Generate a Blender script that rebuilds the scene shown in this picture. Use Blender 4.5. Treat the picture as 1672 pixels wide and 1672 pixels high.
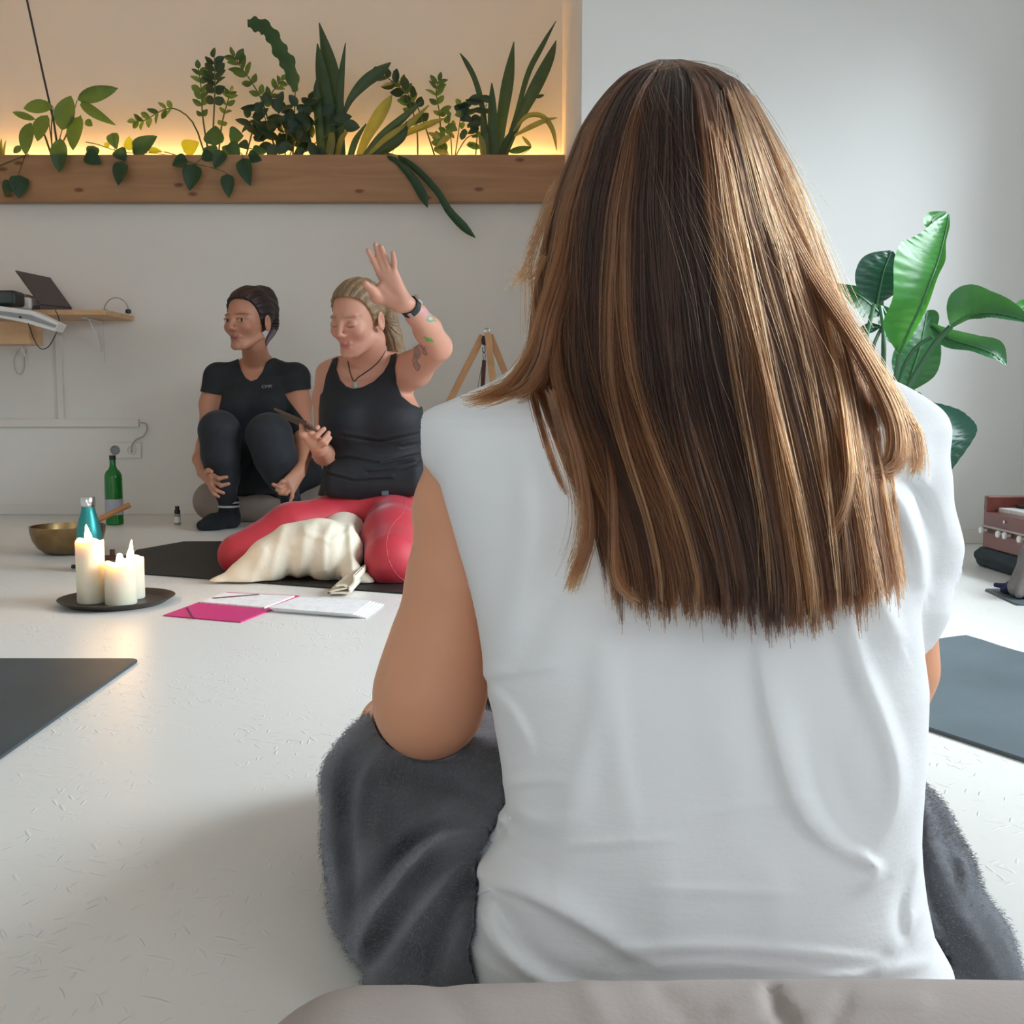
import bpy, bmesh, math, random
import numpy as np
from mathutils import Vector, Matrix
random.seed(7); RNG = np.random.default_rng(7)
for o in list(bpy.data.objects): bpy.data.objects.remove(o)
SC = bpy.context.scene
COL = SC.collection

# ------------------------------------------------------------------ camera
F = 1672.0; CX = CY = 836.0; HCAM = 0.45
TH = math.atan(156 / F); CT, ST = math.cos(TH), math.sin(TH)
cam = bpy.data.cameras.new('camera'); cam.sensor_width = 36.0; cam.lens = 36.0; cam.clip_start = 0.02
camo = bpy.data.objects.new('camera', cam); COL.objects.link(camo)
camo.location = (0, 0, HCAM); camo.rotation_euler = (math.pi / 2 - TH, 0, 0)
SC.camera = camo
# ------------------------------------------------------------------ world, lights, exposure
SC.view_settings.view_transform = 'Standard'; SC.view_settings.look = 'None'
SC.view_settings.gamma = 1.0; SC.view_settings.use_curve_mapping = False
SC.view_settings.exposure = 0.47
SC.cycles.use_denoising = True
SC.cycles.max_bounces = 10; SC.cycles.diffuse_bounces = 6; SC.cycles.transparent_max_bounces = 12
SC.cycles.caustics_reflective = False; SC.cycles.caustics_refractive = False
SC.cycles.sample_clamp_indirect = 8.0
W = bpy.data.worlds.new('world'); SC.world = W; W.use_nodes = True
bg = W.node_tree.nodes['Background']; bg.inputs[0].default_value = (0.80, 0.90, 1.0, 1); bg.inputs[1].default_value = 0.8

def area(name, loc, rot, sx, sy, power, color):
    l = bpy.data.lights.new(name, 'AREA'); l.shape = 'RECTANGLE'; l.size = sx; l.size_y = sy
    l.energy = power; l.color = color
    o = bpy.data.objects.new(name, l); COL.objects.link(o); o.location = loc; o.rotation_euler = rot
    return o
WX = 1.80          # inner face of the right wall
# daylight behind the two windows of the right wall and an unseen rear window added for fill
area('daylight', (WX + 3.6, 2.05, 3.45), (0, math.radians(57), 0), 3.4, 4.2, 830, (0.84, 0.94, 1.0))
area('daylight', (WX + 1.7, 0.5, 2.2), Vector((-2.2, 3.1, -1.3)).to_track_quat('-Z', 'Z').to_euler(), 1.6, 1.6, 90, (0.84, 0.94, 1.0))
area('daylight', (WX + 1.2, -0.80, 2.2), (0, math.radians(60), 0), 1.8, 2.0, 40, (0.86, 0.95, 1.0))
area('daylight', (-0.6, -3.3, 1.5), (math.radians(-98), 0, math.radians(180)), 2.4, 1.5, 16, (0.94, 0.99, 1.0))

# ------------------------------------------------------------------ helpers
def at(px, py, Y):
    v = np.array([px - CX, F * CT + (CY - py) * ST, -F * ST + (CY - py) * CT])
    v = v * (Y / v[1]); v[2] += HCAM
    return v
def flr(px, py, z=0.0):
    v = np.array([px - CX, F * CT + (CY - py) * ST, -F * ST + (CY - py) * CT])
    v = v * ((z - HCAM) / v[2]); v[2] += HCAM
    return v
def proj(X, Y, Z):
    zz = Z - HCAM
    d = Y * CT - zz * ST; u = Y * ST + zz * CT
    return CX + F * X / d, CY - F * u / d
def V(*a): return np.array(a, float)
def norm(v):
    v = np.asarray(v, float); return v / (np.linalg.norm(v) + 1e-12)
def tag(o, label=None, cat=None, group=None, kind=None):
    if label: o['label'] = label
    if cat: o['category'] = cat
    if group: o['group'] = group
    if kind: o['kind'] = kind
    return o
def empty(name, loc, label, cat, group=None):
    o = bpy.data.objects.new(name, None); COL.objects.link(o); o.location = tuple(loc); o.empty_display_size = 0.05
    return tag(o, label, cat, group)
def link(name, me, mat=None, parent=None, smooth=True):
    """world-space mesh -> object; when parented, keep it in place under an unrotated parent"""
    o = bpy.data.objects.new(name, me); COL.objects.link(o)
    if mat is not None: me.materials.append(mat)
    if smooth:
        me.polygons.foreach_set('use_smooth', np.ones(len(me.polygons), bool))
    if parent is not None:
        o.parent = parent
        p = parent; off = Vector((0, 0, 0))
        while p is not None: off += p.location; p = p.parent
        o.location = -off
    return o
def mesh_np(name, v, f, cols=None):
    me = bpy.data.meshes.new(name)
    v = np.asarray(v, np.float32); f = np.asarray(f, np.int32)
    n = f.shape[1]
    me.vertices.add(len(v)); me.vertices.foreach_set('co', v.ravel())
    me.loops.add(f.size); me.loops.foreach_set('vertex_index', f.ravel())
    me.polygons.add(len(f)); me.polygons.foreach_set('loop_start', np.arange(0, f.size, n, dtype=np.int32))
    me.update(calc_edges=True)
    if cols is not None: set_col(me, cols)
    return me
def set_col(me, cols):
    a = me.color_attributes.new('Col', 'FLOAT_COLOR', 'POINT')
    c = np.ones((len(cols), 4), np.float32); c[:, :3] = cols
    a.data.foreach_set('color', c.ravel())
def mesh_py(name, v, f):
    me = bpy.data.meshes.new(name); me.from_pydata([tuple(p) for p in v], [], [tuple(q) for q in f]); me.update()
    return me
class MB:
    """collects pieces of one mesh (world space)"""
    def __init__(s): s.v = []; s.f = []
    def add(s, v, f):
        n = len(s.v); s.v += [tuple(map(float, p)) for p in v]; s.f += [tuple(i + n for i in q) for q in f]; return s
    def box(s, lo, hi, ax=None, c=None):
        lo = np.array(lo, float); hi = np.array(hi, float)
        P = [V(x, y, z) for x in (lo[0], hi[0]) for y in (lo[1], hi[1]) for z in (lo[2], hi[2])]
        if ax is not None: P = [np.array(c) + p[0] * ax[0] + p[1] * ax[1] + p[2] * ax[2] for p in P]
        return s.add(P, [(0, 1, 3, 2), (4, 6, 7, 5), (0, 4, 5, 1), (2, 3, 7, 6), (0, 2, 6, 4), (1, 5, 7, 3)])
    def tube(s, pts, r, n=8, cap=True):
        pts = [np.array(p, float) for p in pts]
        rr = r if hasattr(r, '__len__') else [r] * len(pts)
        up = None; rings = []
        for i, p in enumerate(pts):
            t = norm(pts[min(i + 1, len(pts) - 1)] - pts[max(i - 1, 0)])
            if up is None:
                a = V(0, 0, 1) if abs(t[2]) < .9 else V(1, 0, 0)
            else: a = up
            b = norm(np.cross(t, a)); up = np.cross(b, t)
            rings.append([p + rr[i] * (math.cos(2 * math.pi * k / n) * b + math.sin(2 * math.pi * k / n) * up) for k in range(n)])
        v = [q for R in rings for q in R]; f = []
        for i in range(len(pts) - 1):
            for k in range(n):
                f.append((i * n + k, i * n + (k + 1) % n, (i + 1) * n + (k + 1) % n, (i + 1) * n + k))
        if cap:
            f.append(tuple(range(n))[::-1]); f.append(tuple((len(pts) - 1) * n + k for k in range(n)))
        return s.add(v, f)
    def lathe(s, c, prof, n=40, sq=(1, 1)):
        c = np.array(c, float); v = []; f = []
        for (r, z) in prof:
            for k in range(n):
                a = 2 * math.pi * k / n; v.append(c + V(r * math.cos(a) * sq[0], r * math.sin(a) * sq[1], z))
        for i in range(len(prof) - 1):
            for k in range(n):
                f.append((i * n + k, i * n + (k + 1) % n, (i + 1) * n + (k + 1) % n, (i + 1) * n + k))
        if prof[0][0] > 1e-5: f.append(tuple(range(n))[::-1])
        if prof[-1][0] > 1e-5: f.append(tuple((len(prof) - 1) * n + k for k in range(n)))
        return s.add(v, f)
    def prism(s, poly, z0, z1):
        n = len(poly); v = [V(p[0], p[1], z0) for p in poly] + [V(p[0], p[1], z1) for p in poly]
        f = [tuple(range(n))[::-1], tuple(range(n, 2 * n))] + [(i, (i + 1) % n, n + (i + 1) % n, n + i) for i in range(n)]
        return s.add(v, f)
    def build(s, name, mat, parent=None, smooth=False, bevel=0, seg=2):
        me = mesh_py(name, s.v, s.f)
        bm = bmesh.new(); bm.from_mesh(me); bmesh.ops.recalc_face_normals(bm, faces=bm.faces)
        if bevel:
            es = [e for e in bm.edges if len(e.link_faces) == 2 and e.calc_face_angle(0) > .6]
            bmesh.ops.bevel(bm, geom=es, offset=bevel, segments=seg, profile=.5, affect='EDGES', clamp_overlap=True)
        bm.to_mesh(me); bm.free()
        o = link(name, me, mat, parent, smooth)
        if smooth:
            try:
                me.set_sharp_from_angle(angle=math.radians(40))
            except Exception: pass
        return o
def spline(pts, n):
    """Catmull-Rom resample of control rows (any dimension)"""
    P = np.array(pts, float); m = len(P); out = []
    for t in np.linspace(0, m - 1, n):
        i = min(int(t), m - 2); u = t - i
        p0 = P[max(i - 1, 0)]; p1 = P[i]; p2 = P[i + 1]; p3 = P[min(i + 2, m - 1)]
        out.append(.5 * (2 * p1 + (p2 - p0) * u + (2 * p0 - 5 * p1 + 4 * p2 - p3) * u * u + (3 * p1 - p0 - 3 * p2 + p3) * u ** 3))
    return np.array(out)

# ------------------------------------------------------------------ materials
def mat(name, color=(.5, .5, .5), rough=.6, metal=0, noise=None, bump=None, sheen=0, sss=0, vcol=False, spec=None,
        emit=None, trans=0, transl=0, coat=0, stretch=None):
    m = bpy.data.materials.new(name); m.use_nodes = True; nt = m.node_tree; N = nt.nodes; L = nt.links
    b = N['Principled BSDF']; b.inputs['Base Color'].default_value = (*color, 1); b.inputs['Roughness'].default_value = rough
    b.inputs['Metallic'].default_value = metal
    if spec is not None: b.inputs['Specular IOR Level'].default_value = spec
    tc = N.new('ShaderNodeTexCoord'); mp = N.new('ShaderNodeMapping'); L.new(tc.outputs['Object'], mp.inputs[0])
    if stretch: mp.inputs['Scale'].default_value = stretch
    src = None
    if vcol:
        a = N.new('ShaderNodeVertexColor'); a.layer_name = 'Col'; src = a.outputs[0]; L.new(src, b.inputs['Base Color'])
    if noise:
        sc, amt = noise
        t = N.new('ShaderNodeTexNoise'); t.inputs['Scale'].default_value = sc; t.inputs['Detail'].default_value = 4
        L.new(mp.outputs[0], t.inputs['Vector'])
        mr = N.new('ShaderNodeMapRange'); mr.inputs[1].default_value = .3; mr.inputs[2].default_value = .7
        mr.inputs[3].default_value = 1 - amt; mr.inputs[4].default_value = 1 + amt; L.new(t.outputs[0], mr.inputs[0])
        mx = N.new('ShaderNodeMix'); mx.data_type = 'RGBA'; mx.blend_type = 'MULTIPLY'; mx.inputs[0].default_value = 1
        if src is not None: L.new(src, mx.inputs[6])
        else: mx.inputs[6].default_value = (*color, 1)
        cb = N.new('ShaderNodeCombineColor')
        for i in range(3): L.new(mr.outputs[0], cb.inputs[i])
        L.new(cb.outputs[0], mx.inputs[7]); L.new(mx.outputs[2], b.inputs['Base Color'])
    if bump:
        sc, st, dist = bump
        t2 = N.new('ShaderNodeTexNoise'); t2.inputs['Scale'].default_value = sc; t2.inputs['Detail'].default_value = 3
        L.new(mp.outputs[0], t2.inputs['Vector'])
        bp = N.new('ShaderNodeBump'); bp.inputs['Strength'].default_value = st; bp.inputs['Distance'].default_value = dist
        L.new(t2.outputs[0], bp.inputs['Height']); L.new(bp.outputs[0], b.inputs['Normal'])
    if sheen:
        b.inputs['Sheen Weight'].default_value = sheen; b.inputs['Sheen Roughness'].default_value = .35
        b.inputs['Sheen Tint'].default_value = (.8, .84, .95, 1)
    if sss:
        b.inputs['Subsurface Weight'].default_value = sss; b.inputs['Subsurface Radius'].default_value = (.012, .005, .003)
        b.inputs['Subsurface Scale'].default_value = 1.0
    if coat: b.inputs['Coat Weight'].default_value = coat
    if emit:
        b.inputs['Emission Color'].default_value = (*emit[0], 1); b.inputs['Emission Strength'].default_value = emit[1]
    if trans: b.inputs['Transmission Weight'].default_value = trans
    if transl:
        out = N['Material Output']; tr = N.new('ShaderNodeBsdfTranslucent')
        tr.inputs[0].default_value = (min(1, color[0] * 1.8 + .02), min(1, color[1] * 1.9 + .03), color[2] * .8, 1)
        ms = N.new('ShaderNodeMixShader'); ms.inputs[0].default_value = transl
        L.new(b.outputs[0], ms.inputs[1]); L.new(tr.outputs[0], ms.inputs[2]); L.new(ms.outputs[0], out.inputs[0])
    return m
def wood(name, c0, c1, scale=(1, 12, 12), rough=.55, knots=False):
    m = bpy.data.materials.new(name); m.use_nodes = True; nt = m.node_tree; N = nt.nodes; L = nt.links
    b = N['Principled BSDF']; b.inputs['Roughness'].default_value = rough
    tc = N.new('ShaderNodeTexCoord'); mp = N.new('ShaderNodeMapping'); mp.inputs['Scale'].default_value = scale
    L.new(tc.outputs['Object'], mp.inputs[0])
    t = N.new('ShaderNodeTexNoise'); t.inputs['Scale'].default_value = 3; t.inputs['Detail'].default_value = 6
    t.inputs['Distortion'].default_value = .8; L.new(mp.outputs[0], t.inputs['Vector'])
    r = N.new('ShaderNodeValToRGB'); r.color_ramp.elements[0].position = .3; r.color_ramp.elements[1].position = .7
    r.color_ramp.elements[0].color = (*c0, 1); r.color_ramp.elements[1].color = (*c1, 1)
    L.new(t.outputs[0], r.inputs[0]); last = r.outputs[0]
    if knots:
        sx = N.new('ShaderNodeSeparateXYZ'); L.new(tc.outputs['Object'], sx.inputs[0]); cx_ = N.new('ShaderNodeCombineXYZ')
        ma = N.new('ShaderNodeMath'); ma.operation = 'MULTIPLY'; ma.inputs[1].default_value = 4.0; L.new(sx.outputs[0], ma.inputs[0])
        mb_ = N.new('ShaderNodeMath'); mb_.operation = 'MULTIPLY'; mb_.inputs[1].default_value = 9.0; L.new(sx.outputs[2], mb_.inputs[0])
        L.new(ma.outputs[0], cx_.inputs[0]); L.new(mb_.outputs[0], cx_.inputs[1])
        vo = N.new('ShaderNodeTexVoronoi'); vo.voronoi_dimensions = '2D'; vo.inputs['Scale'].default_value = 1.0; L.new(cx_.outputs[0], vo.inputs['Vector'])
        r2 = N.new('ShaderNodeValToRGB'); r2.color_ramp.elements[0].position = .05; r2.color_ramp.elements[1].position = .11
        r2.color_ramp.elements[0].color = (.30, .17, .12, 1); r2.color_ramp.elements[1].color = (1, 1, 1, 1)
        sc_ = N.new('ShaderNodeSeparateColor'); L.new(vo.outputs['Color'], sc_.inputs[0]); gt = N.new('ShaderNodeMath'); gt.operation = 'GREATER_THAN'; gt.inputs[1].default_value = .5; L.new(sc_.outputs[0], gt.inputs[0])
        ad = N.new('ShaderNodeMath'); ad.operation = 'ADD'; L.new(vo.outputs['Distance'], ad.inputs[0]); L.new(gt.outputs[0], ad.inputs[1]); L.new(ad.outputs[0], r2.inputs[0])
        mx = N.new('ShaderNodeMix'); mx.data_type = 'RGBA'; mx.blend_type = 'MULTIPLY'; mx.inputs[0].default_value = .8
        L.new(last, mx.inputs[6]); L.new(r2.outputs[0], mx.inputs[7]); last = mx.outputs[2]
    L.new(last, b.inputs['Base Color'])
    return m

M = {}
M['wall'] = mat('wall_paint', (.82, .81, .78), .85, noise=(1.5, .02), bump=(90, .08, .002))
M['wall_cool'] = mat('wall_paint_cool', (.82, .82, .81), .85, noise=(1.5, .02), bump=(90, .08, .002))
M['trim'] = mat('trim_paint', (.80, .78, .74), .5)
M['plastic_white'] = mat('white_plastic', (.80, .79, .78), .4)
M['black_plastic'] = mat('black_plastic', (.012, .013, .015), .4)
M['metal'] = mat('brushed_metal', (.55, .55, .55), .3, 1)
M['beam'] = wood('pine_beam', (.34, .175, .085), (.44, .245, .125), (.6, 6, 7), .5, True)
M['wood'] = wood('oiled_wood', (.40, .20, .085), (.55, .29, .13), (3, 3, 3), .5)
M['ply'] = wood('ply_shelf', (.55, .33, .17), (.66, .42, .24), (2, 6, 8), .5)
M['redwood'] = wood('red_lacquer_wood', (.13, .030, .022), (.18, .045, .032), (6, 2, 8), .3)
M['mat_dark'] = mat('rubber_mat', (.040, .058, .068), .55, noise=(6, .12), bump=(400, .25, .001))
M['mat_grey'] = mat('grey_rubber_mat', (.085, .115, .135), .5, noise=(5, .15), bump=(300, .25, .001))
M['mat_black'] = mat('black_rubber_mat', (.006, .006, .006), .6, bump=(300, .2, .001))
def floor_mat():
    m = bpy.data.materials.new('painted_strand_board'); m.use_nodes = True; N = m.node_tree.nodes; L = m.node_tree.links
    b = N['Principled BSDF']; b.inputs['Base Color'].default_value = (.76, .75, .725, 1); b.inputs['Roughness'].default_value = .38
    tc = N.new('ShaderNodeTexCoord'); prev = None
    for i, ang in enumerate((.35, .95, 1.5, 2.1, 2.75)):
        mp0 = N.new('ShaderNodeMapping'); mp0.inputs['Rotation'].default_value = (0, 0, ang); L.new(tc.outputs['Object'], mp0.inputs[0])
        mp = N.new('ShaderNodeMapping')
        mp.inputs['Scale'].default_value = (9 + 2.3 * i, 52 + 9 * i, 1); mp.inputs['Location'].default_value = (i * 3.1, i, 0)
        L.new(mp0.outputs[0], mp.inputs[0])
        v = N.new('ShaderNodeTexVoronoi'); v.inputs['Scale'].default_value = 1.2; v.feature = 'F1'; L.new(mp.outputs[0], v.inputs['Vector'])
        r = N.new('ShaderNodeMapRange'); r.inputs[1].default_value = .10; r.inputs[2].default_value = .16; r.inputs[3].default_value = 1; r.inputs[4].default_value = 0
        L.new(v.outputs['Distance'], r.inputs[0])
        if prev is None: prev = r.outputs[0]
        else:
            a = N.new('ShaderNodeMath'); a.operation = 'MAXIMUM'; L.new(prev, a.inputs[0]); L.new(r.outputs[0], a.inputs[1]); prev = a.outputs[0]
    n = N.new('ShaderNodeTexNoise'); n.inputs['Scale'].default_value = 4; n.inputs['Detail'].default_value = 3; L.new(tc.outputs['Object'], n.inputs[0])
    mk = N.new('ShaderNodeMapRange'); mk.inputs[1].default_value = .42; mk.inputs[2].default_value = .62; L.new(n.outputs[0], mk.inputs[0])
    mu = N.new('ShaderNodeMath'); mu.operation = 'MULTIPLY'; L.new(prev, mu.inputs[0]); L.new(mk.outputs[0], mu.inputs[1])
    bp = N.new('ShaderNodeBump'); bp.inputs['Strength'].default_value = .8; bp.inputs['Distance'].default_value = .0012
    L.new(mu.outputs[0], bp.inputs['Height'])
    n2 = N.new('ShaderNodeTexNoise'); n2.inputs['Scale'].default_value = 45; L.new(tc.outputs['Object'], n2.inputs[0])
    bp2 = N.new('ShaderNodeBump'); bp2.inputs['Strength'].default_value = .12; bp2.inputs['Distance'].default_value = .002
    L.new(n2.outputs[0], bp2.inputs['Height']); L.new(bp.outputs[0], bp2.inputs['Normal']); L.new(bp2.outputs[0], b.inputs['Normal'])
    return m
M['floor'] = floor_mat()

# ------------------------------------------------------------------ signed-distance modelling
def smin(a, b, k):
    if k <= 0: return np.minimum(a, b)
    h = np.maximum(k - np.abs(a - b), 0) / k
    return np.minimum(a, b) - h * h * k * .25
class SDF:
    def __init__(s, lo, hi, h):
        s.lo = np.array(lo, float); s.h = h
        s.n = np.ceil((np.array(hi) - s.lo) / h).astype(int) + 1
        s.f = np.full(s.n, .2, np.float32)
    def sub(s, lo, hi):
        a = np.clip(np.floor((np.array(lo) - s.lo) / s.h).astype(int), 0, s.n); b = np.clip(np.ceil((np.array(hi) - s.lo) / s.h).astype(int) + 1, 0, s.n)
        sl = tuple(slice(i, j) for i, j in zip(a, b))
        g = np.meshgrid(*[(s.lo[i] + s.h * np.arange(a[i], b[i])).astype(np.float32) for i in range(3)], indexing='ij', sparse=True)
        return sl, g
    def grid(s): return s.sub(s.lo, s.lo + s.h * s.n)[1]
    def cap(s, p, q, r0, r1=None, k=.02, neg=False):
        r1 = r0 if r1 is None else r1
        p = np.array(p, float); q = np.array(q, float); pad = max(r0, r1) + k + 3 * s.h + .012
        sl, (X, Y, Z) = s.sub(np.minimum(p, q) - pad, np.maximum(p, q) + pad)
        if 0 in s.f[sl].shape: return s
        d = q - p; L2 = d.dot(d) + 1e-12
        t = np.clip(((X - p[0]) * d[0] + (Y - p[1]) * d[1] + (Z - p[2]) * d[2]) / L2, 0, 1)
        D = np.sqrt((X - p[0] - t * d[0]) ** 2 + (Y - p[1] - t * d[1]) ** 2 + (Z - p[2] - t * d[2]) ** 2) - (r0 + (r1 - r0) * t)
        s.f[sl] = -smin(-s.f[sl], D, k) if neg else smin(s.f[sl], D, k)
        return s
    def chain(s, pts, rr, k=.02):
        rr = rr if hasattr(rr, '__len__') else [rr] * len(pts)
        for i in range(len(pts) - 1): s.cap(pts[i], pts[i + 1], rr[i], rr[i + 1], k)
        return s
    def ell(s, c, r, R=None, k=.02, neg=False):
        c = np.array(c, float); r = np.array(r, float); R = np.eye(3) if R is None else np.array(R)
        ext = np.sqrt(((R * r) ** 2).sum(1)) + k + 3 * s.h + .012
        sl, (X, Y, Z) = s.sub(c - ext, c + ext)
        if 0 in s.f[sl].shape: return s
        dx, dy, dz = X - c[0], Y - c[1], Z - c[2]
        l = [dx * R[0, i] + dy * R[1, i] + dz * R[2, i] for i in range(3)]
        k0 = np.sqrt(sum((l[i] / r[i]) ** 2 for i in range(3))); k1 = np.sqrt(sum((l[i] / r[i] ** 2) ** 2 for i in range(3))) + 1e-9
        D = k0 * (k0 - 1) / k1
        s.f[sl] = -smin(-s.f[sl], D, k) if neg else smin(s.f[sl], D, k)
        return s
    def loft(s, rows, k=.02, ex=2.4):
        """stack of horizontal superellipse rings; rows = (py, pxL, pxR, Y, b)"""
        R = []
        for (py, l, r, Y, b) in rows:
            A = at(l, py, Y); B = at(r, py, Y); R.append((A[2], (A[0] + B[0]) / 2, Y, (B[0] - A[0]) / 2, b))
        R = np.array(R); R = R[np.argsort(R[:, 0])]
        X, Y, Z = s.grid(); z = Z.ravel()
        xc, yc, a, b = [np.interp(z, R[:, 0], R[:, i]).astype(np.float32)[None, None, :] for i in range(1, 5)]
        q = ((np.abs(X - xc) / a) ** ex + (np.abs(Y - yc) / b) ** ex) ** (1 / ex)
        D = (q - 1) * np.minimum(a, b)
        D = np.maximum(D, np.maximum(R[0, 0] - Z, Z - R[-1, 0]))
        s.f = smin(s.f, D.astype(np.float32), k); return s
    def clipz(s, z0):
        X, Y, Z = s.grid(); s.f = np.maximum(s.f, z0 - Z + 0 * X + 0 * Y).astype(np.float32); return s
    def copy(s, f):
        c = SDF.__new__(SDF); c.lo = s.lo; c.h = s.h; c.n = s.n; c.f = f.astype(np.float32); return c
    def val(s, P):
        """trilinear sample at points (n,3)"""
        g = (np.asarray(P) - s.lo) / s.h; i = np.floor(g).astype(int); i = np.clip(i, 0, s.n - 2); t = g - i
        out = 0
        for a in (0, 1):
            for b in (0, 1):
                for c in (0, 1):
                    w = (t[:, 0] if a else 1 - t[:, 0]) * (t[:, 1] if b else 1 - t[:, 1]) * (t[:, 2] if c else 1 - t[:, 2])
                    out = out + w * s.f[i[:, 0] + a, i[:, 1] + b, i[:, 2] + c]
        return out
    def hit(s, px, py, y0, y1, off=0.0):
        """first surface point seen along the line of sight"""
        Ys = np.linspace(y0, y1, 500); P = np.array([at(px, py, y) for y in Ys]); v = s.val(P)
        w = np.where(v < off)[0]
        return P[w[0]] if len(w) else at(px, py, (y0 + y1) / 2)
    def mesh(s, name):
        f = s.f; inside = f < 0; nx, ny, nz = f.shape
        cnt = np.zeros((nx - 1, ny - 1, nz - 1), np.int8)
        for a in (0, 1):
            for b in (0, 1):
                for c in (0, 1): cnt += inside[a:nx - 1 + a, b:ny - 1 + b, c:nz - 1 + c]
        act = (cnt > 0) & (cnt < 8); I = np.argwhere(act); idx = np.full(act.shape, -1, np.int32); idx[act] = np.arange(len(I))
        cv = {(a, b, c): f[I[:, 0] + a, I[:, 1] + b, I[:, 2] + c] for a in (0, 1) for b in (0, 1) for c in (0, 1)}
        acc = np.zeros((len(I), 3)); w = np.zeros(len(I))
        for ax in range(3):
            o = [i for i in range(3) if i != ax]
            for u in (0, 1):
                for v in (0, 1):
                    p0 = [0, 0, 0]; p0[o[0]] = u; p0[o[1]] = v; p1 = list(p0); p1[ax] = 1
                    A = cv[tuple(p0)]; B = cv[tuple(p1)]; m = (A < 0) != (B < 0)
                    t = np.where(m, A / np.where(m, A - B, 1), 0)
                    for i in range(3): acc[:, i] += np.where(m, (t if i == ax else p0[i]), 0)
                    w += m
        verts = s.lo + (I + acc / w[:, None]) * s.h
        faces = []
        for ax in range(3):
            o = [(ax + 1) % 3, (ax + 2) % 3]
            A = np.moveaxis(inside, ax, 0)[:-1]; B = np.moveaxis(inside, ax, 0)[1:]
            m = np.moveaxis(A != B, 0, ax); E = np.argwhere(m)
            ok = np.all([(E[:, q] > 0) & (E[:, q] < f.shape[q] - 1) for q in o], axis=0); E = E[ok]
            q4 = []
            for (u, v) in ((-1, -1), (0, -1), (0, 0), (-1, 0)):
                J = E.copy(); J[:, o[0]] += u; J[:, o[1]] += v; q4.append(idx[J[:, 0], J[:, 1], J[:, 2]])
            Q = np.stack(q4, 1); s_in = inside[E[:, 0], E[:, 1], E[:, 2]]
            Q[~s_in] = Q[~s_in][:, ::-1]; faces.append(Q)
        Fc = np.concatenate(faces); Fc = Fc[(Fc >= 0).all(1)]
        return verts, Fc
    def build(s, name, mt, parent=None, colfn=None):
        v, f = s.mesh(name)
        me = mesh_np(name, v, f, colfn(v) if colfn else None)
        return link(name, me, mt, parent)
def polydist(px, py, poly):
    """signed distance (pixels) to a polygon, negative inside"""
    d = np.full(px.shape, 1e9); ins = np.zeros(px.shape, bool); n = len(poly)
    for i in range(n):
        x0, y0 = poly[i]; x1, y1 = poly[(i + 1) % n]; ex, ey = x1 - x0, y1 - y0
        t = np.clip(((px - x0) * ex + (py - y0) * ey) / (ex * ex + ey * ey + 1e-9), 0, 1)
        d = np.minimum(d, (px - x0 - t * ex) ** 2 + (py - y0 - t * ey) ** 2)
        c = ((y0 > py) != (y1 > py)) & (px < (x1 - x0) * (py - y0) / (y1 - y0 + 1e-12) + x0); ins ^= c
    d = np.sqrt(d); return np.where(ins, -d, d)
def linedist(px, py, pts):
    d = np.full(px.shape, 1e9)
    for (x0, y0), (x1, y1) in zip(pts[:-1], pts[1:]):
        ex, ey = x1 - x0, y1 - y0; t = np.clip(((px - x0) * ex + (py - y0) * ey) / (ex * ex + ey * ey + 1e-9), 0, 1)
        d = np.minimum(d, np.hypot(px - x0 - t * ex, py - y0 - t * ey))
    return d
def garment(s, poly, off, ymin=-9, ymax=9):
    """cloth lying 'off' outside a body, kept where its outline covers it"""
    X, Y, Z = np.broadcast_arrays(*s.grid()); f = s.f - off; near = np.abs(f) < .03
    g = np.where(f > 0, .03, -.03).astype(np.float32)
    px, py = proj(X[near], Y[near], Z[near]); reg = polydist(px, py, poly) * Y[near] / F
    g[near] = np.maximum(f[near], reg)
    far_in = (~near) & (f < 0)
    px, py = proj(X[far_in], Y[far_in], Z[far_in]); g[far_in] = np.maximum(-.03, np.minimum(.03, polydist(px, py, poly) * Y[far_in] / F))
    return s.copy(g)

def carve(s, other, gap):
    """press the shape of another body into this one"""
    near = s.f < .02; I = np.argwhere(near); P = s.lo + I * s.h
    ok = np.all((P > other.lo + other.h) & (P < other.lo + other.h * (other.n - 2)), axis=1)
    v = np.full(len(P), -1.0); v[ok] = gap - other.val(P[ok]); s.f[near] = np.maximum(s.f[near], v)

def folds(px, py, rows):
    """sum of soft cloth folds: rows = (line, height, steep width, gentle width); the gentle flank lies right of the line's direction"""
    w = np.zeros(px.shape)
    for ln, a, w1, w2 in rows:
        P = spline(ln, 16); best = np.full(px.shape, 1e9); sg = np.zeros(px.shape); tt = np.zeros(px.shape); m = len(P) - 1
        for i in range(m):
            (x0, y0), (x1, y1) = P[i], P[i + 1]; ex, ey = x1 - x0, y1 - y0; q = ((px - x0) * ex + (py - y0) * ey) / (ex * ex + ey * ey + 1e-9); t = np.clip(q, 0, 1)
            d = np.hypot(px - x0 - t * ex, py - y0 - t * ey); b = d < best; best = np.where(b, d, best)
            sg = np.where(b, np.sign(ex * (py - y0) - ey * (px - x0)), sg); tt = np.where(b, (i + t) / m, tt)
        wd = np.where(sg < 0, w1, w2)
        w += a * np.exp(-(best / wd) ** 2) * np.sin(np.pi * np.clip(.08 + .84 * tt, 0, 1)) ** .8
    return w
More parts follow.
